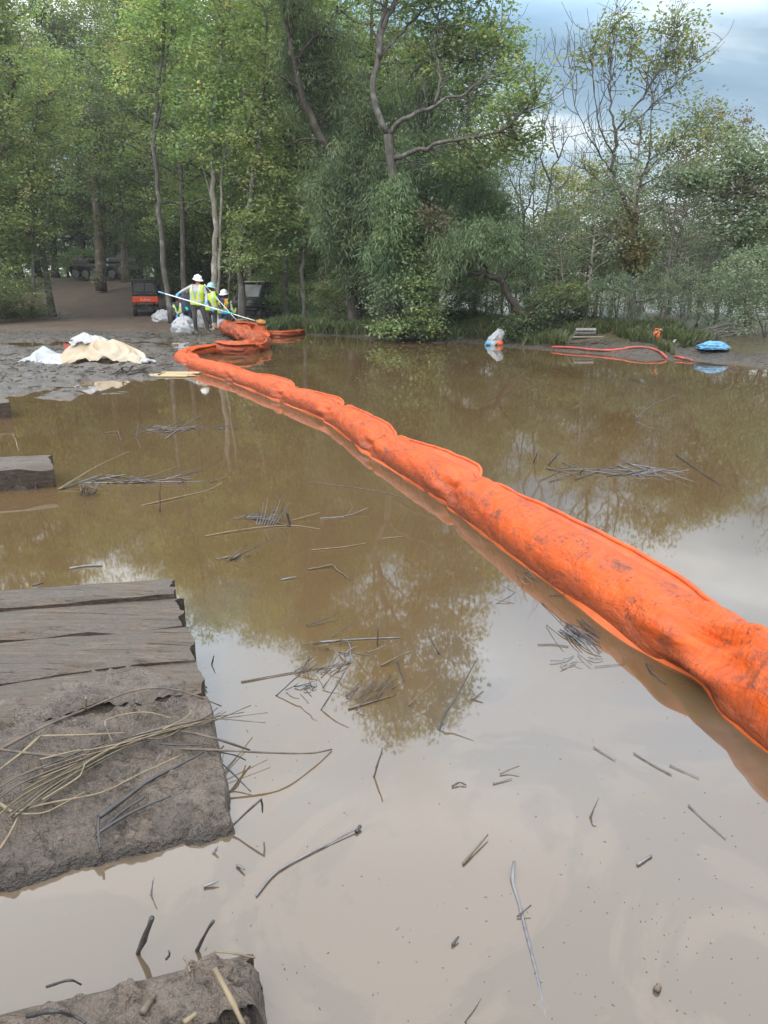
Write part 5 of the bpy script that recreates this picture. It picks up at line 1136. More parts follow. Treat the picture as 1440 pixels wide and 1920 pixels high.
def utv(label, loc, rz, W, tail, roofm, lettering=True):
    """side-by-side utility vehicle; local -y is its rear"""
    r = thing('utility_vehicle', loc, label, 'vehicle', None, rz); hw = W / 2
    for y in (-.75, 1.15):
        for x in (-1, 1): wheel(r, (x * (hw - .12), y, .31), .31, .24)
    def part(name, m, f, smooth=False):
        mb = MB(); f(mb); return mb.build(name, m, r, smooth=smooth)
    part('chassis', MT['black_paint'], lambda m: (m.rbox((0, .2, .42), (W * .62, 2.5, .18)), m.rbox((0, -1.15, .40), (W * .5, .16, .14)), m.tube([(-hw * .5, -1.2, .3), (hw * .5, -1.2, .3)], .03, 8)))
    part('cargo_box', MT['black_paint'], lambda m: (m.rbox((0, -.62, .72), (W * .96, 1.15, .06)), m.rbox((-hw * .95, -.62, .92), (.05, 1.15, .36)), m.rbox((hw * .95, -.62, .92), (.05, 1.15, .36)), m.rbox((0, -.05, .95), (W * .94, .05, .42)), m.tube([(-hw * .95, -1.15, 1.1), (hw * .95, -1.15, 1.1)], .025, 8)))
    tg = part('tailgate', tail, lambda m: (m.rbox((0, -1.215, .82), (W * .97, .05, .30), .03),))
    if lettering:
        cu = bpy.data.curves.new('lettering', 'FONT'); cu.body = 'Kubota'; cu.size = .17; cu.align_x = 'CENTER'; cu.align_y = 'CENTER'; cu.extrude = .004
        tmp = bpy.data.objects.new('tmp_text', cu); COL.objects.link(tmp); dg = bpy.context.evaluated_depsgraph_get()
        me = bpy.data.meshes.new_from_object(tmp.evaluated_get(dg)); bpy.data.objects.remove(tmp); me.materials.append(MT['lettering'])
        lo = link('lettering', me, tg, (0, -1.246, .82)); lo.rotation_euler = (math.pi / 2, 0, 0)
    part('rear_screen', MT['glass_dark'], lambda m: (m.box((-hw * .43, -.02, 1.42), (W * .40, .012, .44)), m.box((hw * .43, -.02, 1.42), (W * .40, .012, .44))))
    part('roll_cage', MT['black_paint'], lambda m: ([m.tube([(x, -.03, .9), (x, -.03, 1.72), (x * .96, 1.0, 1.72), (x, 1.45, 1.05)], .032, 8) for x in (-hw * .92, hw * .92)], m.tube([(0, -.03, 1.15), (0, -.03, 1.72)], .025, 8), [m.tube([(-hw * .92, -.03, z), (hw * .92, -.03, z)], .028, 8) for z in (1.17, 1.68)]))
    part('roof', roofm, lambda m: m.rbox((0, .48, 1.78), (W * 1.02, 1.25, .07), .03))
    part('seat', MT['black_paint'], lambda m: (m.rbox((0, .35, .80), (W * .85, .5, .18), .05), m.rbox((0, .12, 1.02), (W * .85, .12, .5), .05)))
    part('bonnet', tail, lambda m: (m.rbox((0, 1.45, .78), (W * .86, .75, .34), .1), ))
    part('windscreen', MT['glass_dark'], lambda m: m.box((0, 1.22, 1.38), (W * .82, .02, .62), [[1, 0, 0], [0, .86, -.5], [0, .5, .86]]))
    for x in (-1, 1):
        part('mudguard', MT['black_paint'], lambda m: (m.rbox((x * hw * .86, 1.15, .66), (.3, .8, .07), .03),))
        part('tail_light', MT['red_net'], lambda m: m.rbox((x * hw * .8, -1.20, .60), (.12, .04, .05), .01))
    part('exhaust', MT['steel'], lambda m: m.tube([(.02, -1.0, .52), (.03, -1.28, .52)], .04, 10))
    return r
x, y = XAT(275, 38), 38.0
UT = utv('small black utility vehicle seen from behind with an orange tailgate', (x, y, gzs(x, y)), .30, 1.30, MT['utv_orange'], MT['black_paint']); UT.scale = (.9, .9, .9)
x, y = XAT(500, 31.5), 31.5
U2 = utv('dark utility vehicle with a tan canopy parked among trunks right of the workers', (x, y, gzs(x, y) + .05), math.radians(152), 1.45, MT['black_paint'], MT['tan_panel'], False); U2.scale = (.82, .82, .82)
# tracked carrier on the slope
x, y = XAT(205, 55), 55.0; gl = gzs(x, y)
r = thing('tracked_carrier', (x, y, gl), 'dark tracked swamp carrier parked up the dirt slope behind the stout trunk', 'vehicle', None, math.radians(-8)); r.scale = (.84, .84, .84)
def part(name, m, f, parent=None, smooth=False):
    mb = MB(); f(mb); return mb.build(name, m, parent or r, smooth=smooth)
part('hull', MT['carrier'], lambda m: (m.rbox((0, 0, .95), (4.9, 1.9, .55), .12), m.rbox((-1.7, 0, 1.35), (1.6, 1.8, .5), .1)))
for yy in (-1.15, 1.15):
    def trk(m):
        pts = [(-2.4, yy, .75), (-2.1, yy, .22), (-1.4, yy, .08), (1.4, yy, .08), (2.1, yy, .25), (2.45, yy, .75), (2.0, yy, .98), (-2.0, yy, .98)]
        Q = smooth_path(np.array(pts + [pts[0]]), 60)
        for i in range(60): m.box(Q[i], (.20, .5, .07), Matrix.Rotation(-math.atan2(Q[(i + 1) % 59][2] - Q[i][2], Q[(i + 1) % 59][0] - Q[i][0]), 3, 'Y'))
    tk = part('track', MT['tire'], trk)
    for wx_ in (-1.9, -1.1, -.35, .4, 1.15, 1.9):
        part('road_wheel', MT['rim'], lambda m: m.tube([(wx_, yy - .16, .45), (wx_, yy + .16, .45)], .3, 16), tk)
part('cab', MT['carrier'], lambda m: (m.rbox((-1.9, 0, 1.78), (1.1, 1.7, .12), .04), [m.tube([(a, b, 1.4), (a, b, 1.8)], .06, 6) for a in (-2.4, -1.4) for b in (-.8, .8)]))
part('window', MT['glass_dark'], lambda m: m.box((-1.75, -.84, 1.55), (.55, .03, .3)))
part('engine_cover', MT['carrier'], lambda m: m.rbox((1.35, 0, 1.45), (1.9, 1.7, .55), .2))
part('winch', MT['black_paint'], lambda m: (m.tube([(.1, -.5, 1.4), (.1, .5, 1.4)], .28, 14), m.rbox((-.35, 0, 1.5), (.4, 1.2, .6), .05), m.tube([(-.5, -.6, 1.6), (-.3, -.6, 2.4)], .05, 8)))
part('headlight', MT['steel'], lambda m: m.tube([(.5, -.97, 1.33), (.5, -1.03, 1.33)], .09, 12))
part('headlight', MT['steel'], lambda m: m.tube([(.75, -.97, 1.53), (.75, -1.03, 1.53)], .09, 12))
part('toolbox', MT['steel'], lambda m: m.rbox((.55, -1.0, 1.12), (.5, .12, .18), .02))
wheel(r, (2.15, -1.55, .75), .55, .35, (0, 1, 0), 'spare_wheel')
# ------------------------------------------------------------------ bags, sheets, boards, bank litter
def crumple(c, r, seed, amp=.25, flat=.35, freq=2.2, nu=72, nv=44, tilt=0.0):
    rng = np.random.default_rng(seed); th = np.linspace(.02, math.pi - .02, nv); ph = np.linspace(0, 2 * math.pi, nu + 1)
    d = np.array([[[math.sin(t) * math.cos(p), math.sin(t) * math.sin(p), math.cos(t)] for p in ph] for t in th])
    o = rng.uniform(0, 50, 6)
    def n3(f, s): return (vnoise(d[..., 0] * f + o[0], d[..., 1] * f + d[..., 2] * f * .7 + o[1], s) + vnoise(d[..., 1] * f + o[2], d[..., 2] * f + d[..., 0] * f * .6 + o[3], s + 1)) / 2
    ridge = 1 - np.abs(n3(freq, seed) * 2 - 1) * 2; ridge2 = 1 - np.abs(n3(freq * 2.7, seed + 5) * 2 - 1) * 2
    rad_ = 1 + amp * ridge + amp * .55 * ridge2 + amp * .25 * (n3(freq * 7, seed + 9) - .5) * 2
    v = d * rad_[..., None] * np.asarray(r); lowz = -r[2] * flat; v[..., 2] = np.where(v[..., 2] < lowz, lowz + (v[..., 2] - lowz) * .05, v[..., 2])
    v[:, -1] = v[:, 0]; v[..., 2] -= lowz; v[..., 2] += v[..., 0] * tilt
    return v + np.asarray(c)
def bag(name, label, cat, c, r, mat, seed, amp=.25, group=None, neck=None, tilt=0.0, flat=.35, freq=2.2):
    root = thing(name, c, label, cat, group); mb = MB(); mb.grid(crumple((0, 0, 0), r, seed, amp, flat, freq, tilt=tilt)); mb.build('sheet' if 'sheet' in name else 'bag_body', mat, root)
    if neck is not None:
        mb = MB(); n = np.array(neck, float); mb.tube([n * f for f in (.55, .8, 1.0, 1.15, 1.3)], [.05, .035, .03, .055, .075], 12); mb.build('tied_neck', mat, root)
    return root
def drape(w, d, peaks, seed, n=90, thick=.0):
    """plastic thrown over a heap: taut faces and sharp folds running down from a few peaks"""
    rng = np.random.default_rng(seed); u = np.linspace(0, 1, n // 2)[:, None]; a = np.linspace(0, 2 * math.pi, n * 2 + 1)[None, :]
    edge = 1 + .16 * np.sin(a * 3 + seed) + .10 * np.sin(a * 7 + seed * 2.1) + .05 * np.sin(a * 13 + seed)
    X_ = np.cos(a) * u * edge * w; Y2 = np.sin(a) * u * edge * d; z = np.zeros(X_.shape)
    for i, (px_, py_, h, R) in enumerate(peaks):
        dx = (X_ - px_ * w); dy = (Y2 - py_ * d) * w / d * .8; r = np.hypot(dx, dy); t = np.arctan2(dy, dx); k = 5 + i % 3; p0 = rng.uniform(0, 6, 4)
        tw = t + .5 * np.sin(r / w * 5 + p0[3])
        Rr = R * w * (1 + .30 * np.abs(np.sin(tw * k * .5 + p0[0])) + .20 * np.abs(np.sin(tw * (k + 3) * .5 + p0[1])) - .2)
        cz = h * np.clip(1 - (r / Rr) ** 1.25, 0, None) * (1 - .10 * np.abs(np.sin(tw * 6 + p0[2])) * np.clip(r / R / w, 0, 1)); z = np.maximum(z, cz)
    z = z + .012 * (1 - np.abs(fbm(X_ * 6, Y2 * 6, seed, 3)) * 2) + .02; z = np.where(u > .97, z - .03, z)
    bulge = .06 * np.sin(np.clip(z / max(p[2] for p in peaks), 0, 1) * math.pi); s_ = 1 + bulge
    V_ = np.stack([X_ * s_, Y2 * s_, z * .84], -1); V_[:, -1] = V_[:, 0]; return V_
def gnd(px, py, dz=0):
    """stand a point on the terrain under a photo pixel"""
    z = 0.0
    for _ in range(12):
        g = G(px, py, z); z = .5 * z + .5 * max(0.0, gzs(g[0], g[1]))
    g = G(px, py, z); return np.array([g[0], g[1], gzs(g[0], g[1]) + dz])
def gndY(px, Y, dz=0): x = XAT(px, Y); return np.array([x, Y, gzs(x, Y) + dz])
c = gnd(182, 680, -.02)
root = thing('plastic_sheet', c + [0, .35, 0], 'big crumpled cream plastic sheet heaped on the mud spit', 'plastic sheet')
mb = MB(); mb.grid(drape(.82, .5, [(-.40, .1, .60, .62), (-.05, -.05, .55, .75), (.25, .1, .52, .75), (-.62, -.15, .34, .45), (.62, -.25, .26, .42), (.1, -.5, .30, .5), (-.3, -.5, .26, .45)], 3)); mb.build('sheet', MT['bag_cream'], root)
mb = MB(); mb.grid(drape(.34, .3, [(-.2, 0, .24, .9), (.35, .1, .18, .8)], 14, 50) + np.array([-.30, .12, .36])); mb.build('folded_top', MT['bag_white'], root)
root = thing('plastic_sheet', c + [-.95, .35, 0], 'low soiled white plastic sheet left of the cream heap', 'plastic sheet')
mb = MB(); mb.grid(drape(.62, .42, [(-.35, .1, .36, .55), (.1, -.1, .20, .7), (.5, 0, .22, .6), (-.7, -.2, .14, .4)], 5)); mb.build('sheet', MT['bag_soiled'], root)
root = thing('plastic_sheet', c + [.72, .30, .02], 'flat white plastic flap trailing right of the cream heap', 'plastic sheet')
mb = MB(); mb.grid(drape(.28, .2, [(-.5, 0, .18, .8), (.2, 0, .09, .8)], 6, 60)); mb.build('sheet', MT['bag_white'], root)
org = c + [-.72, .75, .02]; root = thing('netting_fence', org, 'small strip of red plastic netting standing between the two sheets', 'netting')
mb = MB(); [mb.tube([(-.18 + i * .035, 0, .02), (-.19 + i * .035, .01, .34 - .008 * i)], .006, 6) for i in range(14)]; mb.build('strand', MT['red_net'], root)
mb = MB(); [mb.tube([(-.2, 0, z), (.3, 0, z - .02)], .007, 6) for z in (.06, .14, .22, .30)]; mb.build('cross_strand', MT['red_net'], root)
WB = 'white bags around the workers'
for px, py, r_, sd, lab, nk in [(347, 624, (.36, .30, .34), 71, 'plump white plastic bag left of the front worker', None), (353, 612, (.30, .3, .34), 72, 'white plastic bag at the feet of the navy-clad worker', (.05, 0, .42)), (380, 614, (.26, .26, .40), 73, 'white plastic bag showing between the front worker and the green-hatted one', None), (399, 613, (.30, .3, .46), 74, 'tall white plastic bag behind the tan boot', None), (417, 617, (.30, .26, .22), 75, 'slumped white plastic bag right of the bent worker', (.3, 0, .12)), (335, 603, (.30, .3, .24), 76, 'small white bag just right of the kinked trunk', None), (307, 602, (.40, .35, .30), 77, 'pale bag heap between the utility vehicle and the kinked trunk', None)]:
    bag('plastic_bag', lab, 'bag', gnd(px, py, -.02), r_, MT['bag_white'], sd, .20, WB, nk)
for px, py, s, lab, sd in [(402, 651, .12, 'pale foam lump on the heaped orange boom joint', 81), (333, 649, .10, 'small pale foam scrap lying on the mud', 82), (318, 648, .06, 'tiny pale foam scrap left of the other scrap', 83)]:
    c = gnd(px, py); tag(MB().grid(crumple((0, 0, 0), (s, s * .8, s * .8), sd, .35, .4, 3, 24, 16)).build('foam_scrap', MT['foam'], None, c), lab, 'foam')
# floating boards by the boom end
c = G(330, 703); root = thing('broken_pallet', (c[0], c[1], 0), 'broken yellow boards floating beside the near end of the boom loop', 'boards'); rng = np.random.default_rng(8)
for i in range(7):
    mb = MB(); Lb = rng.uniform(.5, .95); a = rng.normal(0, .05); R_ = np.array([[math.cos(a), -math.sin(a), 0], [math.sin(a), math.cos(a), 0], [0, 0, 1]])
    mb.rbox((rng.uniform(-.15, .15), -.30 + i * .10, .012 + .004 * (i % 3)), (Lb, .075, .022), .004, R_); mb.build('board', MT['board'], root)
# grey sandbags at the left
for i, (px, py, l, a) in enumerate([(18, 607, .8, .1), (42, 605, .8, -.2), (55, 609, .7, .3)]):
    c = gnd(px, py); v = crumple((0, 0, 0), (l * .5, .2, .17), 90 + i, .14, .5, 2); ca, sa = math.cos(a), math.sin(a); v = v @ np.array([[ca, sa, 0], [-sa, ca, 0], [0, 0, 1]])
    tag(MB().grid(v).build('sandbag', MT['rope'], None, c), ['leftmost grey sandbag at the foot of the left trees', 'middle grey sandbag at the foot of the left trees', 'rightmost grey sandbag at the foot of the left trees'][i], 'sandbag', 'grey sandbags')
# right bank litter
c = gndY(926, 20.6); root = thing('plastic_bundle', c, 'grey plastic bundle with blue and orange scraps on the right bank', 'plastic bundle')
mb = MB(); mb.grid(crumple((0, 0, 0), (.20, .16, .21), 101, .25, .35, tilt=.7)); mb.build('grey_sheet', MT['bag_soiled'], root)
mb = MB(); mb.grid(crumple((-.15, -.12, 0), (.08, .07, .07), 102, .2, .3, 2, 30, 20)); mb.build('blue_scrap', MT['blue_plastic'], root)
mb = MB(); mb.grid(crumple((.13, -.10, 0), (.08, .07, .08), 103, .2, .3, 2, 30, 20)); mb.build('orange_scrap', MT['orange_plastic'], root)
c = gndY(1335, 17.05, .05); root = thing('plastic_sheet', c, 'bright blue crumpled plastic sheet with a white end on the right bank', 'plastic sheet')
mb = MB(); mb.grid(crumple((0, 0, 0), (.25, .17, .10), 105, .35, .3)); mb.build('blue_sheet', MT['blue_plastic'], root)
mb = MB(); mb.grid(crumple((.26, 0, 0), (.09, .07, .05), 106, .3, .3, 2, 30, 20)); mb.build('white_end', MT['bag_white'], root)
c = gndY(1095, 20.3, .02); root = thing('rolled_matting', c, 'grey roll of matting lying on a pale plank on the right bank', 'roll')
mb = MB(); sp3 = [(math.cos(t) * (.05 + .012 * t), math.sin(t) * (.05 + .012 * t)) for t in np.linspace(0, 9, 40)]
V_ = np.array([[(x_, a_, .19 + b_) for a_, b_ in sp3] for x_ in np.linspace(-.36, .36, 6)]); mb.grid(V_); mb.build('roll', MT['rope'], root)
mb = MB(); mb.rbox((.1, 0, .02), (1.25, .24, .05), .008); mb.build('plank', MT['plank'], root)
root.scale = (.72, .72, .72)
c = gndY(820, 22.2); root = thing('plank_stack', c, 'grey planks stacked at the water edge right of the vine-covered snag', 'planks')
for i in range(5):
    mb = MB(); mb.rbox((rng.uniform(-.15, .15), -.15 + .16 * (i % 3), .03 + .05 * (i // 3)), (1.6 - .1 * i, .14, .045), .006, [[math.cos(.05 * i - .1), -math.sin(.05 * i - .1), 0], [math.sin(.05 * i - .1), math.cos(.05 * i - .1), 0], [0, 0, 1]]); mb.build('plank', MT['plank'], root)
c = gndY(1228, 18.6); root = thing('fuel_can', c, 'small orange can standing in the grass left of the bent white pipe', 'can')
mb = MB(); mb.rbox((0, 0, .10), (.15, .10, .20), .03); mb.build('can_body', MT['orange_plastic'], root)
mb = MB(); mb.tube([(.03, 0, .2), (.09, 0, .24), (.14, 0, .20)], .015, 8); mb.build('spout', MT['board'], root)
mb = MB(); mb.tube([(-.05, 0, .2), (-.03, 0, .25), (.03, 0, .25), (.05, 0, .2)], .011, 8); mb.build('carry_handle', MT['orange_plastic'], root)
a0 = gndY(1266, 18.0); org = a0
P = [D(1276, 640, 18.0), D(1264, 639, 18.0), D(1270, 646, 18.0), D(1292, 658, 17.8)]; mb = MB(); mb.tube(smooth_path(P, 14), .028, 10)
tag(mb.build('bent_pipe', MT['pole_white'], None, (0, 0, 0)), 'bent white pipe propped left of the blue plastic sheet', 'pipe')
# tangles of roots and mud heaps on the banks
def tangle(px, Y, w, h, n, label, mat, seed, cat='branch pile'):
    rng = np.random.default_rng(seed); c = gndY(px, Y, -.02); root = thing('brush_pile', c, label, cat); 
    for i in range(n):
        a = rng.uniform(-w, w); l = rng.uniform(.4, 1) * w; z = rng.uniform(.02, h) * (1 - (a / w) ** 2 * .7); an = rng.normal(0, .5)
        P = smooth_path([(a - l * .5, rng.normal(0, .12), z * .4), (a, rng.normal(0, .1), z), (a + l * .5 * math.cos(an), rng.normal(0, .2), max(.01, z + l * .4 * math.sin(an)))], 6)
        mb = MB(); mb.tube(P, np.linspace(rng.uniform(.008, .02), .004, 6), 5); mb.build('branch', mat, root)
tangle(870, 21.0, .35, .28, 26, 'dark root tangle at the water edge left of the grey plastic bundle', MT['root'], 201)
tangle(840, 21.4, .5, .1, 12, 'dark driftwood lying in front of the plank stack', MT['root'], 202)
tangle(1130, 19.0, .7, .12, 22, 'dark brush lying over the red boom on the right bank', MT['root'], 203)
tangle(1300, 17.6, .7, .12, 24, 'low brush pile around the bent white pipe', MT['root'], 204)
tangle(1360, 18.4, 1.0, .25, 24, 'grey fallen branches behind the blue plastic sheet', MT['rope'], 205)
tangle(105, 33, .9, .5, 18, 'pale dead branches at the left end of the dirt track', MT['rope'], 206)
tangle(250, 13.5, .3, .16, 18, 'dark root clump on the mud right of the cream heap', MT['root'], 207)
tangle(300, 22.6, .35, .08, 12, 'dark scraps of brush on the mud before the workers', MT['root'], 208)
# ------------------------------------------------------------------ reeds
WZ = .004
def stalk_mesh(pts, r0, r1, sides=6, n=None, seed=0):
    P = [np.asarray(p, float) for p in pts]; Q = smooth_path(P, n or max(6, len(P) * 4)); rng = np.random.default_rng(seed)
    R = np.linspace(r0, r1, len(Q)) * (1 + .14 * rng.normal(0, 1, len(Q))); mb = MB(); mb.tube(Q, np.maximum(R, .0006), sides); return mb
def tipup(p, h):
    """a point whose picture is p, at height h above the water"""
    return G(p[0], p[1], h)
RG = 'reed stalks in the brown water'
def reed(pts, r0, r1, mat, label, seed=0, name='reed_stalk', group=RG, sharp=False):
    r0 *= .78; r1 *= .75; rj = np.random.default_rng(seed)
    P = [tipup(p, p[2] if len(p) > 2 else WZ) for p in pts]
    if sharp:                                                    # broken reed: keep the kink
        Q = np.concatenate([np.linspace(P[i], P[i + 1], 6)[: (6 if i == len(P) - 2 else 5)] for i in range(len(P) - 1)]); ln_ = np.linalg.norm(Q[-1] - Q[0]); jt = rj.normal(0, .008, Q.shape) * ln_; jt[0] = 0; mb = MB(); mb.tube(Q + jt, np.linspace(r0, r1, len(Q)) * (1 + .2 * rj.normal(0, 1, len(Q)).clip(-1.5, 1.5)), 6)
    else: mb = stalk_mesh(P, r0, r1, seed=seed)
    o = P[0]; return tag(mb.build(name, MT[mat], None, o), label, 'reed', group)
# single stalks, each walked from its foot to its tip in the photograph
for pts, r0, r1, m_, lab, sh in [
    ([(820, 1376, -.01), (838, 1330, .05), (848, 1320, .06), (893, 1238, .17)], .0065, .0025, 'reed_dark', 'dark reed with a thick shredded foot leaning right in open water', False),
    ([(757, 1330, -.01), (833, 1260, .11)], .003, .002, 'reed_brown', 'thin brown reed leaning right beside the thick-footed one', True),
    ([(598, 1337, -.01), (628, 1290, .07), (652, 1250, .13)], .0045, .002, 'reed_dark', 'dark leaning reed left of the broad tree reflection tip', False),
    ([(515, 1307, -.005), (562, 1266, .07), (590, 1214, .16)], .0045, .002, 'reed_dark', 'dark reed bent at the middle off the mat corner', True),
    ([(452, 1278), (540, 1262), (655, 1243)], .004, .003, 'reed_brown', 'long brown stalk floating right of the mat corner', False),
    ([(655, 1243), (657, 1215), (650, 1200)], .004, .003, 'reed_grey', 'short grey stalk floating at right angles to the long one', False),
    ([(600, 1204), (660, 1199), (752, 1195)], .006, .003, 'reed_grey', 'flat grey blade floating above the T of stalks', False),
    ([(708, 1215, -.01), (709, 1176, .08)], .004, .003, 'reed_dark', 'short upright stub crossing the flat grey blade', True),
    ([(826, 1232, -.01), (800, 1184, .09)], .005, .003, 'reed_dark', 'dark stub leaning left at the edge of the tree reflection', True),
    ([(618, 1198, -.005), (668, 1164, .06)], .004, .002, 'reed_dark', 'dark reed poking up right above the floating blade', True),
    ([(575, 1172), (604, 1163, .02), (636, 1148, .03)], .004, .002, 'reed_dark', 'upper one of two crossed reeds in the bright reflection', False),
    ([(578, 1174), (634, 1160, .01)], .003, .002, 'reed_brown', 'lower one of two crossed reeds in the bright reflection', False),
    ([(653, 1329), (690, 1318), (733, 1305)], .005, .003, 'reed_brown', 'short brown stalk floating below the tree reflection', False),
    ([(714, 1248), (745, 1232, .02), (772, 1220, .03)], .005, .003, 'reed_brown', 'brown scrap angled up right inside the tree reflection', False),
    ([(745, 1240), (752, 1262), (758, 1278)], .003, .002, 'reed_dark', 'thin sliver hanging below the brown scrap', False),
    ([(699, 1462, -.01), (718, 1402, .10)], .004, .003, 'reed_brown', 'lone upright reed in the pale open water', True),
    ([(416, 1567, -.01), (490, 1496, .10), (492, 1524, .05)], .0052, .003, 'reed_dark', 'black reed snapped over at its tip beside the mud corner', True),
    ([(480, 1680), (520, 1634), (600, 1590), (672, 1552, .008)], .0035, .003, 'reed_grey', 'long grey stalk floating in pale water with a dark tip', False),
    ([(868, 1620), (915, 1565, .012)], .004, .003, 'reed_brown', 'short floating stalk left of the long sunken reed', False),
    ([(964, 1615, .02), (961, 1652, .004), (972, 1690, .001), (990, 1762, .0), (1008, 1835, -.001), (1026, 1925, -.004)], .006, .0045, 'reed_grey', 'long grey reed sinking toward the bottom right of the water', False),
    ([(1106, 1536, -.005), (1114, 1515, .03), (1123, 1496, .05)], .005, .002, 'reed_brown', 'tiny brown sprout standing alone in pale water', False),
    ([(938, 1451), (955, 1443, .01), (974, 1436, .02)], .003, .002, 'reed_brown', 'small brown twig above the lone sprout', False),
    ([(925, 1468), (960, 1459)], .003, .002, 'reed_grey', 'small grey sliver under the small brown twig', False),
    ([(1188, 1411), (1230, 1436), (1260, 1452)], .003, .003, 'reed_grey', 'sunken grey stalk in the middle of three near the boom', False),
    ([(1113, 1400), (1154, 1425)], .003, .002, 'reed_grey', 'left of three sunken stalks near the boom', False),
    ([(1256, 1434), (1311, 1458)], .003, .002, 'reed_grey', 'right of three sunken stalks near the boom', False),
    ([(1291, 1509), (1325, 1540), (1361, 1571)], .003, .002, 'reed_grey', 'straight grey stalk at the edge of a scum patch', False),
    ([(1195, 1621), (1222, 1604)], .005, .004, 'reed_grey', 'stubby blue-grey stalk right of the pale water', False),
    ([(970, 1719), (996, 1697, .02)], .003, .002, 'reed_dark', 'dark twig crossing the long sunken reed', False),
    ([(256, 1797, -.02), (285, 1720, .13)], .009, .007, 'reed_dark', 'thick black reed stub standing left of the bottom mat', True),
    ([(364, 1790, -.02), (400, 1727, .14)], .0055, .005, 'reed_dark', 'black reed stub rising behind the bottom mat', True),
    ([(282, 1684, -.01), (288, 1645, .05)], .004, .002, 'reed_grey', 'grey blade standing above the thick black stub', True),
    ([(396, 1252, -.01), (401, 1229, .04)], .005, .004, 'reed_dark', 'short black stub right of the mat edge', True),
    ([(370, 1272), (388, 1290, .01)], .004, .003, 'reed_dark', 'tiny black stub touching the mat edge', True),
    ([(340, 1404, .10), (420, 1407, .09), (520, 1412, .07), (585, 1412, .03), (622, 1405, .004)], .006, .003, 'reed_brown', 'long brown stick reaching from the mat out over the water', False),
    ([(545, 987, -.01), (537, 958, .10)], .010, .009, 'reed_dark', 'thick black stub right of the reed tangle', True),
    ([(385, 1005), (460, 992, .01), (540, 985), (600, 992)], .005, .004, 'reed_tan', 'long tan stalk lying under the reed tangle', False),
    ([(546, 976), (600, 961, .03)], .005, .003, 'reed_tan', 'pale blade right of the thick black stub', False),
    ([(640, 972), (660, 955, .05), (656, 940, .10)], .004, .002, 'reed_brown', 'curved brown reed right of the pale blade', False),
    ([(600, 972), (650, 967), (690, 952, .03)], .005, .003, 'reed_grey', 'grey stalk floating right of the reed tangle', False),
    ([(580, 905), (650, 912), (710, 922), (772, 936)], .005, .003, 'reed_brown', 'long thin stalk floating beside the boom', False),
    ([(584, 1031), (640, 1026), (688, 1018)], .005, .003, 'reed_tan', 'tan stalk floating below the reed tangle', False),
    ([(578, 1068), (622, 1059, .01), (645, 1078), (655, 1086)], .006, .004, 'reed_brown', 'bent brown stalk floating near the bright reflection', True),
    ([(527, 1087), (556, 1081, .01)], .006, .003, 'reed_grey', 'short grey leaf floating left of the bright reflection', False),
    ([(715, 1010), (755, 1006)], .005, .003, 'reed_tan', 'short tan stalk floating toward the boom', False),
    ([(1190, 787), (1220, 762, .12), (1266, 741, .22)], .010, .006, 'reed_dark', 'curved dark branch rising from the water right of the boom', False),
    ([(1000, 868, -.01), (1008, 850, .1)], .008, .006, 'reed_dark', 'left of two black stubs beyond the boom', True),
    ([(1026, 874, -.01), (1052, 846, .13)], .008, .006, 'reed_dark', 'right of two black stubs beyond the boom', True),
    ([(926, 1136, -.005), (966, 1111, .03), (930, 1090, .05)], .003, .002, 'reed_dark', 'dark forked twig against the near side of the boom', True),
    ([(1030, 1116), (1060, 1114, .01), (1092, 1106, .02)], .003, .002, 'reed_dark', 'thin twig touching the boom above the dark reed wad', False),
    ([(1008, 1208), (1040, 1208), (1066, 1212)], .003, .003, 'reed_brown', 'brown twig floating left of the dark reed wad', False),
    ([(1212, 1244), (1225, 1262, .01), (1248, 1282)], .006, .003, 'reed_dark', 'dark scrap drifting by the boom fold', False),
    ([(1115, 1250), (1172, 1244)], .002, .002, 'reed_brown', 'hair-thin stalk right of the dark reed wad', False),
    ([(265, 948), (330, 933, .01), (390, 919), (416, 904, .04)], .006, .004, 'reed_tan', 'pale stalk floating right of the tufted stump', False),
    ([(300, 962, -.01), (300, 898, .24)], .008, .005, 'reed_brown', 'tall upright stub crossing the pale stalk', True),
    ([(130, 1066), (160, 1061), (192, 1060)], .009, .006, 'reed_grey', 'grey leaf floating above the top timber', False),
    ([(256, 822, -.01), (259, 796, .12)], .009, .007, 'reed_dark', 'short dark stub left of the far reed mat', True),
    ([(196, 812), (222, 808, .02), (228, 826)], .007, .005, 'reed_brown', 'bent brown twig in the water left of the dark stub', True),
    ([(36, 846, .10), (24, 812, .22)], .005, .003, 'reed_tan', 'tan reed standing behind the squared timber', True),
    ([(66, 920, -.01), (68, 905, .05)], .008, .007, 'reed_dark', 'short black peg in front of the squared timber', True),
    ([(868, 1925, -.01), (903, 1872, .06)], .003, .002, 'reed_brown', 'thin reed rising from the bottom edge of the photo', True),
    ([(848, 1772), (860, 1756, .01)], .004, .003, 'reed_dark', 'small dark chip left of the long sunken reed', False),
    ([(848, 1474), (862, 1467, .008), (874, 1472)], .004, .003, 'reed_dark', 'small arched black stem in pale water', False),
    ([(884, 1312, .0), (906, 1296, .025)], .006, .004, 'reed_brown', 'curled brown leaf right of the thick-footed reed', False),
    ([(668, 1560), (676, 1548, .01)], .008, .006, 'reed_dark', 'dark knob at the end of the long grey stalk', False),
    ([(382, 1662), (410, 1652, .01)], .006, .003, 'reed_grey', 'grey curl left of the long grey stalk', False),
    ([(400, 1600, .0), (408, 1586, .02)], .006, .003, 'reed_grey', 'grey bud above the grey curl', False),
    ([(444, 1622), (458, 1630, .01)], .005, .003, 'reed_grey', 'pale curl right of the grey bud', False),
    ([(1230, 1858), (1236, 1848, .005)], .010, .009, 'reed_brown', 'fat brown chip floating at the lower right', False),
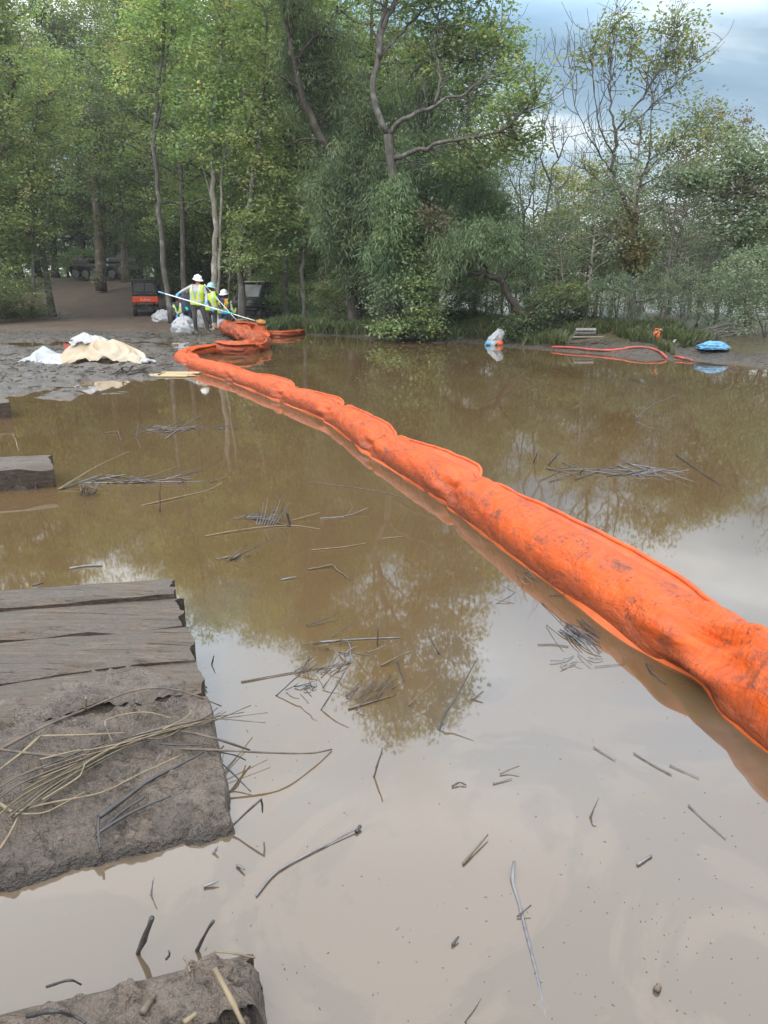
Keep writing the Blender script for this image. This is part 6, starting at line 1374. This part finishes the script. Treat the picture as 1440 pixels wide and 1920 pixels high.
]: reed(pts, r0, r1, m_, lab, hash(lab) % 1000 if False else len(lab), sharp=sh)

# tangles: stalks that hold together
def clump(name, label, stalks, cat='reed clump'):
    o = G(*stalks[0][0][0][:2]); o[2] = 0; root = thing(name, o, label, cat)
    for i, (pts, r0, r1, m_) in enumerate(stalks):
        P = [tipup(p, p[2] if len(p) > 2 else WZ) for p in pts]; stalk_mesh(P, r0 * .72, r1 * .7, 5, seed=i).build('stalk', MT[m_], root, o)
def rnd_clump(cx, cy, w, h, n, seed, rise, r=.004, mats_=('reed_dark', 'reed_grey', 'reed_brown'), slope=-.2, ln=.5):
    rg = np.random.default_rng(seed); out = []
    for i in range(n):
        x = cx + rg.normal(0, w * .4); y = cy + rg.normal(0, h * .35); l = w * rg.uniform(.3, 1) * ln; s = slope + rg.normal(0, .25)
        z1 = abs(rg.normal(0, rise)); out.append(([(x - l * .5, y - l * .5 * s, .004 + .006 * rg.random()), (x, y + rg.normal(0, 1.5), z1 * .5 + .006), (x + l * .5, y + l * .5 * s, z1)], r * rg.uniform(.6, 1.3), r * .6, mats_[rg.integers(len(mats_))]))
    return out
clump('reed_clump', 'tangle of grey and black reeds with upright spikes in mid water', rnd_clump(495, 968, 70, 14, 22, 1, .02) + [([(490 + i * 5 - 10, 985, .0), (494 + i * 6 - 10, 968, .05), (498 + i * 8 - 12, 948 - (i % 3) * 6, .14)], .004, .002, 'reed_grey') for i in range(8)] + [([(470, 970), (500, 975, .02), (545, 986)], .009, .006, 'reed_dark'), ([(525, 970, .02), (532, 945, .15), (528, 932, .17), (522, 930, .16)], .003, .002, 'reed_dark')])
clump('reed_clump', 'small wad of wet reeds with two dark spears left of the tan stalk', rnd_clump(440, 1044, 30, 8, 10, 2, .01, .005) + [([(425, 1052), (450, 1030, .06), (465, 1018, .10)], .005, .003, 'reed_brown'), ([(432, 1050), (470, 1030, .05), (512, 1010, .10)], .006, .003, 'reed_dark')])
clump('reed_clump', 'fan of tan and black reeds floating right of the squared timber', [([(108, 918), (150, 893, .06), (190, 870, .12), (242, 846, .20)], .008, .004, 'reed_tan'), ([(112, 918), (150, 896, .05), (186, 870, .10)], .006, .003, 'reed_brown'), ([(118, 916), (160, 902, .04), (190, 891, .05)], .007, .004, 'reed_dark'), ([(118, 914), (180, 900, .03), (238, 889, .05)], .005, .003, 'reed_tan'), ([(150, 906), (230, 905), (320, 903)], .009, .006, 'reed_grey')] + rnd_clump(265, 898, 110, 10, 20, 3, .03, .007) + [([(210, 906), (280, 893, .04), (336, 873, .10)], .008, .004, 'reed_brown'), ([(225, 907), (300, 896, .03), (368, 881, .08)], .007, .004, 'reed_dark'), ([(240, 906), (300, 900, .02), (356, 893, .04)], .006, .003, 'reed_tan'), ([(290, 904), (350, 903), (384, 902)], .006, .004, 'reed_grey')])
clump('reed_stump', 'dark tufted reed stump sticking out of the water near the squared timber', [([(150 + (i * 37) % 29, 928 + i % 3 * 2, -.01), (152 + (i * 37) % 31, 920 - i % 4, .03 + .01 * (i % 3)), (148 + (i * 53) % 44, 906 + (i * 7) % 14, .04 + .03 * (i % 3))], .006, .003, 'reed_dark' if i % 2 else 'reed_brown') for i in range(12)])
clump('reed_clump', 'thin mat of reeds floating in mid water below the boom loop', rnd_clump(320, 803, 100, 8, 18, 4, .01, .007, ('reed_grey', 'reed_brown', 'reed_dark'), 0, .7))
clump('reed_clump', 'dark drifting reeds near the boom shaped like a short raft', rnd_clump(428, 802, 24, 5, 7, 5, .01, .007, slope=0))
clump('reed_clump', 'raft of dark reeds and scum floating beyond the boom on the right', rnd_clump(1150, 884, 170, 10, 26, 6, .015, .006, slope=.06, ln=.6) + [([(1085, 890, -.01), (1096, 878, .06)], .007, .005, 'reed_dark'), ([(1164, 892, .0), (1190, 886, .03), (1215, 880, .06)], .006, .004, 'reed_dark'), ([(1120, 880, .01), (1145, 872, .05)], .005, .003, 'reed_dark')])
clump('reed_clump', 'dense black wad of wet reeds against the boom', rnd_clump(1088, 1190, 46, 26, 24, 7, .02, .004, ('reed_dark', 'reed_dark', 'reed_grey'), .75, 1.0) + [([(1016, 1130), (1050, 1160, .01), (1085, 1190, .02)], .003, .002, 'reed_dark'), ([(1060, 1175), (1095, 1195, .03), (1128, 1224, .01)], .004, .003, 'reed_dark')])
clump('reed_clump', 'small nest of dry scraps pressed against the boom', rnd_clump(990, 1080, 26, 24, 14, 8, .02, .003, ('reed_dark', 'reed_tan', 'reed_brown'), .5, .8))
clump('reed_clump', 'broken reeds crossing below the flat grey blade', rnd_clump(600, 1252, 60, 20, 12, 9, .03, .0035, slope=-.8, ln=.6))
clump('reed_clump', 'scattered dark stems beside the bottom of the tree reflection', rnd_clump(585, 1288, 50, 14, 9, 10, .03, .0035, slope=-.3, ln=.5))
clump('reed_clump', 'loose drift of thin dark stems right of the mat corner', rnd_clump(690, 1290, 90, 30, 16, 21, .05, .0035, ('reed_dark', 'reed_brown', 'reed_dark'), -.9, .45))
clump('reed_clump', 'thin drift of stems under the two crossed reeds', rnd_clump(640, 1215, 80, 22, 12, 22, .03, .0035, ('reed_dark', 'reed_grey', 'reed_brown'), -.15, .5))
clump('reed_clump', 'sparse stems drifting below the dark reed wad', rnd_clump(1060, 1240, 70, 14, 8, 23, .01, .003, ('reed_brown', 'reed_grey'), .1, .5))
# reeds lying on the big mat
def zmat(px, py):
    t = min(1, max(0, (py + .24 * (px - 394) - 1300) / 256)); return .142 + (.045 - .142) * t
MG = 'reeds lying on the large timber mat'
def onmat(pts, r0, r1, m_, lab, dz=0.0, shared=False):
    P = [G(p[0], p[1], (p[2] if len(p) > 2 else zmat(p[0], p[1])) + dz) for p in pts]; tag(stalk_mesh(P, r0, r1, 6, seed=int(abs(pts[0][0]))).build('reed_stalk', MT[m_], None, P[0]), lab, 'reed', MG)
onmat([(-20, 1416), (75, 1366), (165, 1328), (240, 1298, .18), (300, 1290, .19), (360, 1302, .15), (415, 1324, .08)], .0055, .003, 'reed_brown', 'dark arched reed curving over the top of the mat mud')
onmat([(76, 1380), (150, 1378), (236, 1374)], .0035, .003, 'reed_tan', 'straight tan reed joining the bundle from the left')
onmat([(76, 1380), (40, 1412), (-10, 1450)], .0045, .004, 'reed_tan', 'tan reed slanting from the kink down to the left edge')
onmat([(-10, 1404), (60, 1413), (130, 1419), (195, 1413), (262, 1386), (330, 1371), (400, 1384, .12), (468, 1406, .03)], .005, .004, 'reed_brown', 'wavy brown reed weaving through the bundle to the water')
onmat([(186, 1532), (230, 1500), (282, 1462), (330, 1438), (382, 1410)], .008, .004, 'reed_dark', 'thick black reed lying diagonally below the bundle')
onmat([(186, 1560), (250, 1522), (320, 1492)], .005, .003, 'reed_dark', 'black reed below the thick black one')
onmat([(180, 1568), (225, 1525), (272, 1494)], .004, .003, 'reed_dark', 'short black reed nearest the mud lip')
onmat([(28, 1522), (90, 1506), (190, 1486), (260, 1452), (340, 1416)], .0032, .002, 'reed_tan', 'thin pale reed running long across the lower mud')
onmat([(20, 1526), (80, 1524), (120, 1506), (160, 1484)], .003, .002, 'reed_tan', 'thin looped reed at the lower left of the mud')
onmat([(198, 1362), (200, 1350), (240, 1338), (280, 1336), (320, 1346)], .003, .002, 'reed_tan', 'thin hooped reed above the bundle')
onmat([(198, 1362), (208, 1385), (216, 1400)], .003, .002, 'reed_brown', 'stub hanging down from the hooped reed')
onmat([(305, 1368, .15), (350, 1345, .16), (360, 1330, .16)], .003, .002, 'reed_tan', 'short upturned reed at the right of the bundle')
onmat([(185, 1530), (184, 1560), (188, 1590, .05)], .005, .004, 'reed_dark', 'black reed hanging over the mud lip to the water')
onmat([(300, 1395), (340, 1397), (385, 1396)], .004, .002, 'reed_dark', 'black sliver right under the bundle')
onmat([(0, 1592), (20, 1560), (34, 1530)], .004, .003, 'reed_tan', 'tan reed at the lower left edge of the mat')
onmat([(-10, 1500), (10, 1514), (22, 1522)], .006, .005, 'reed_tan', 'stout tan stub at the left edge of the mat')
onmat([(380, 1400, .10), (430, 1444, .04), (470, 1484, .006)], .003, .002, 'reed_dark', 'thin black twig dropping off the mat edge into water')
onmat([(400, 1408, .09), (440, 1416, .06), (460, 1425, .01)], .003, .002, 'reed_dark', 'small black twig at the mat edge')
onmat([(160, 1330), (161, 1308, .20)], .005, .004, 'reed_tan', 'short tan peg standing in the timber crack')
rg = np.random.default_rng(12)
for i in range(17):
    o1 = rg.normal(0, 7); o2 = rg.normal(0, 6); sp0 = rg.uniform(-22, 22); e = rg.uniform(400, 506); x0 = rg.uniform(-30, 130)
    P0 = [(x0 - 40, 1545 + sp0 * 2.2 - (x0 + 30) * .55), (x0 + 30, 1484 + sp0 * 1.4 - (x0 + 30) * .35), (165 + o2, 1420 + sp0 * .7 + o1 * .6), (240 + o2, 1392 + o1), (310, 1372 + o2), (380, 1354 + o1 * .8, .125), (e, 1338 + o2 * 1.6, .085 + rg.uniform(-.03, .02))]
    onmat(P0[: 7 if i % 3 else 6], rg.uniform(.0018, .0036), .0014, ('reed_green', 'reed_brown', 'reed_brown', 'reed_tan', 'reed_green', 'reed_dark')[i % 6], 'green and straw reed within the bundle swept across the mat', .004 * (i % 4))
# twigs on the bottom mat
def onm2(pts, r0, r1, m_, lab): 
    P = [G(p[0], p[1], p[2] if len(p) > 2 else .125) for p in pts]; tag(stalk_mesh(P, r0, r1, 7).build('twig', MT[m_], None, P[0]), lab, 'twig', 'twigs on the bottom mat')
onm2([(402, 1816, .19), (430, 1868, .16), (458, 1925, .13)], .006, .0055, 'reed_tan', 'pale straight stick lying on the bottom mat')
onm2([(345, 1795), (352, 1806), (356, 1822)], .003, .003, 'reed_tan', 'short straw stub on the bottom mat edge')
onm2([(266, 1900), (282, 1876), (290, 1866)], .008, .006, 'reed_brown', 'stubby brown chip on the bottom mat')
onm2([(345, 1918), (368, 1900)], .006, .004, 'reed_tan', 'pale chip left of the straight stick')
onm2([(402, 1784, .15), (440, 1788, .16), (478, 1796, .14)], .002, .002, 'reed_tan', 'thin straw across the bottom mat corner')
onm2([(312, 1798), (318, 1790, .18), (316, 1782, .19)], .003, .002, 'reed_dark', 'dark hooked twig at the bottom mat edge')
onm2([(88, 1850), (130, 1838, .18), (152, 1846)], .003, .002, 'reed_dark', 'dark root twig at the left of the bottom mat')
onm2([(52, 1905), (100, 1896, .17), (140, 1906), (160, 1918)], .005, .003, 'reed_dark', 'dark bent root lying on the bottom mat')
onm2([(62, 1098, .2), (76, 1094, .21), (82, 1092, .22)], .005, .003, 'reed_dark', 'dark chip lying on the top timber')
# flecks drifting on the water
rng = np.random.default_rng(44); n = 520; px = rng.uniform(330, 1440, n); py = 1000 + 920 * rng.random(n) ** .8; ok = rng.random(n) < np.where((px > 900) & (py > 1480), 1, .45)
px, py = px[ok], py[ok]; P = np.array([G(a, b) for a, b in zip(px, py)]); k = len(P); az = rng.uniform(0, 6.28, k); l = np.minimum(rng.lognormal(-6.1, .5, k), .006); w = l * rng.uniform(.2, .45, k)
ca = np.stack([np.cos(az), np.sin(az), 0 * az], 1); sa = np.stack([-np.sin(az), np.cos(az), 0 * az], 1); up3 = np.array([0, 0, .0025])
v = np.stack([P - ca * l[:, None], P + sa * w[:, None], P + ca * l[:, None], P - sa * w[:, None], P + up3], 1)
t_ = (np.arange(k) * 5)[:, None, None] + np.array([[0, 3, 4], [3, 2, 4], [2, 1, 4], [1, 0, 4]])[None]
tag(link('floating_flecks', mesh_np('floating_flecks', v.reshape(-1, 3), None, t_.reshape(-1, 3), mats=[MT['speck']], smooth=False)), 'tiny dark plant flecks drifting on the water', 'debris', kind='stuff')
# litter of stems trodden into the mud spit
n = 1500; sx = rng.uniform(-8.5, -2.6, n); sy = rng.uniform(10.4, 24, n); sz = gz(sx, sy); ok = sz > .015; sx, sy, sz = sx[ok], sy[ok], sz[ok]; mb = MB()
for a, b, c_ in zip(sx, sy, sz):
    an = rng.uniform(0, 6.28); l_ = rng.uniform(.05, .22); d_ = np.array([math.cos(an), math.sin(an) , rng.normal(.05, .15)]); p_ = np.array([a, b, c_ + .01]); mb.tube([p_ - d_ * l_ * .5, p_ + d_ * l_ * .5], rng.uniform(.004, .012), 4)
tag(mb.build('mud_litter', MT['root']), 'dark broken stems trodden into the mud spit', 'debris', kind='stuff')
# ------------------------------------------------------------------ damp air over the swamp
mb = MB(); mb.box((0, 120, 12.5), (524, 364, 29.0))
m = bpy.data.materials.new('haze'); m.use_nodes = True; t = m.node_tree; t.nodes.clear()
pv = t.nodes.new('ShaderNodeVolumePrincipled'); pv.inputs['Color'].default_value = (.86, .92, .95, 1); pv.inputs['Density'].default_value = .0006; pv.inputs['Anisotropy'].default_value = .2
om = t.nodes.new('ShaderNodeOutputMaterial'); t.links.new(pv.outputs[0], om.inputs['Volume'])
tag(mb.build('haze', m, smooth=False), 'thin pale haze hanging over the swamp', 'haze', kind='stuff')
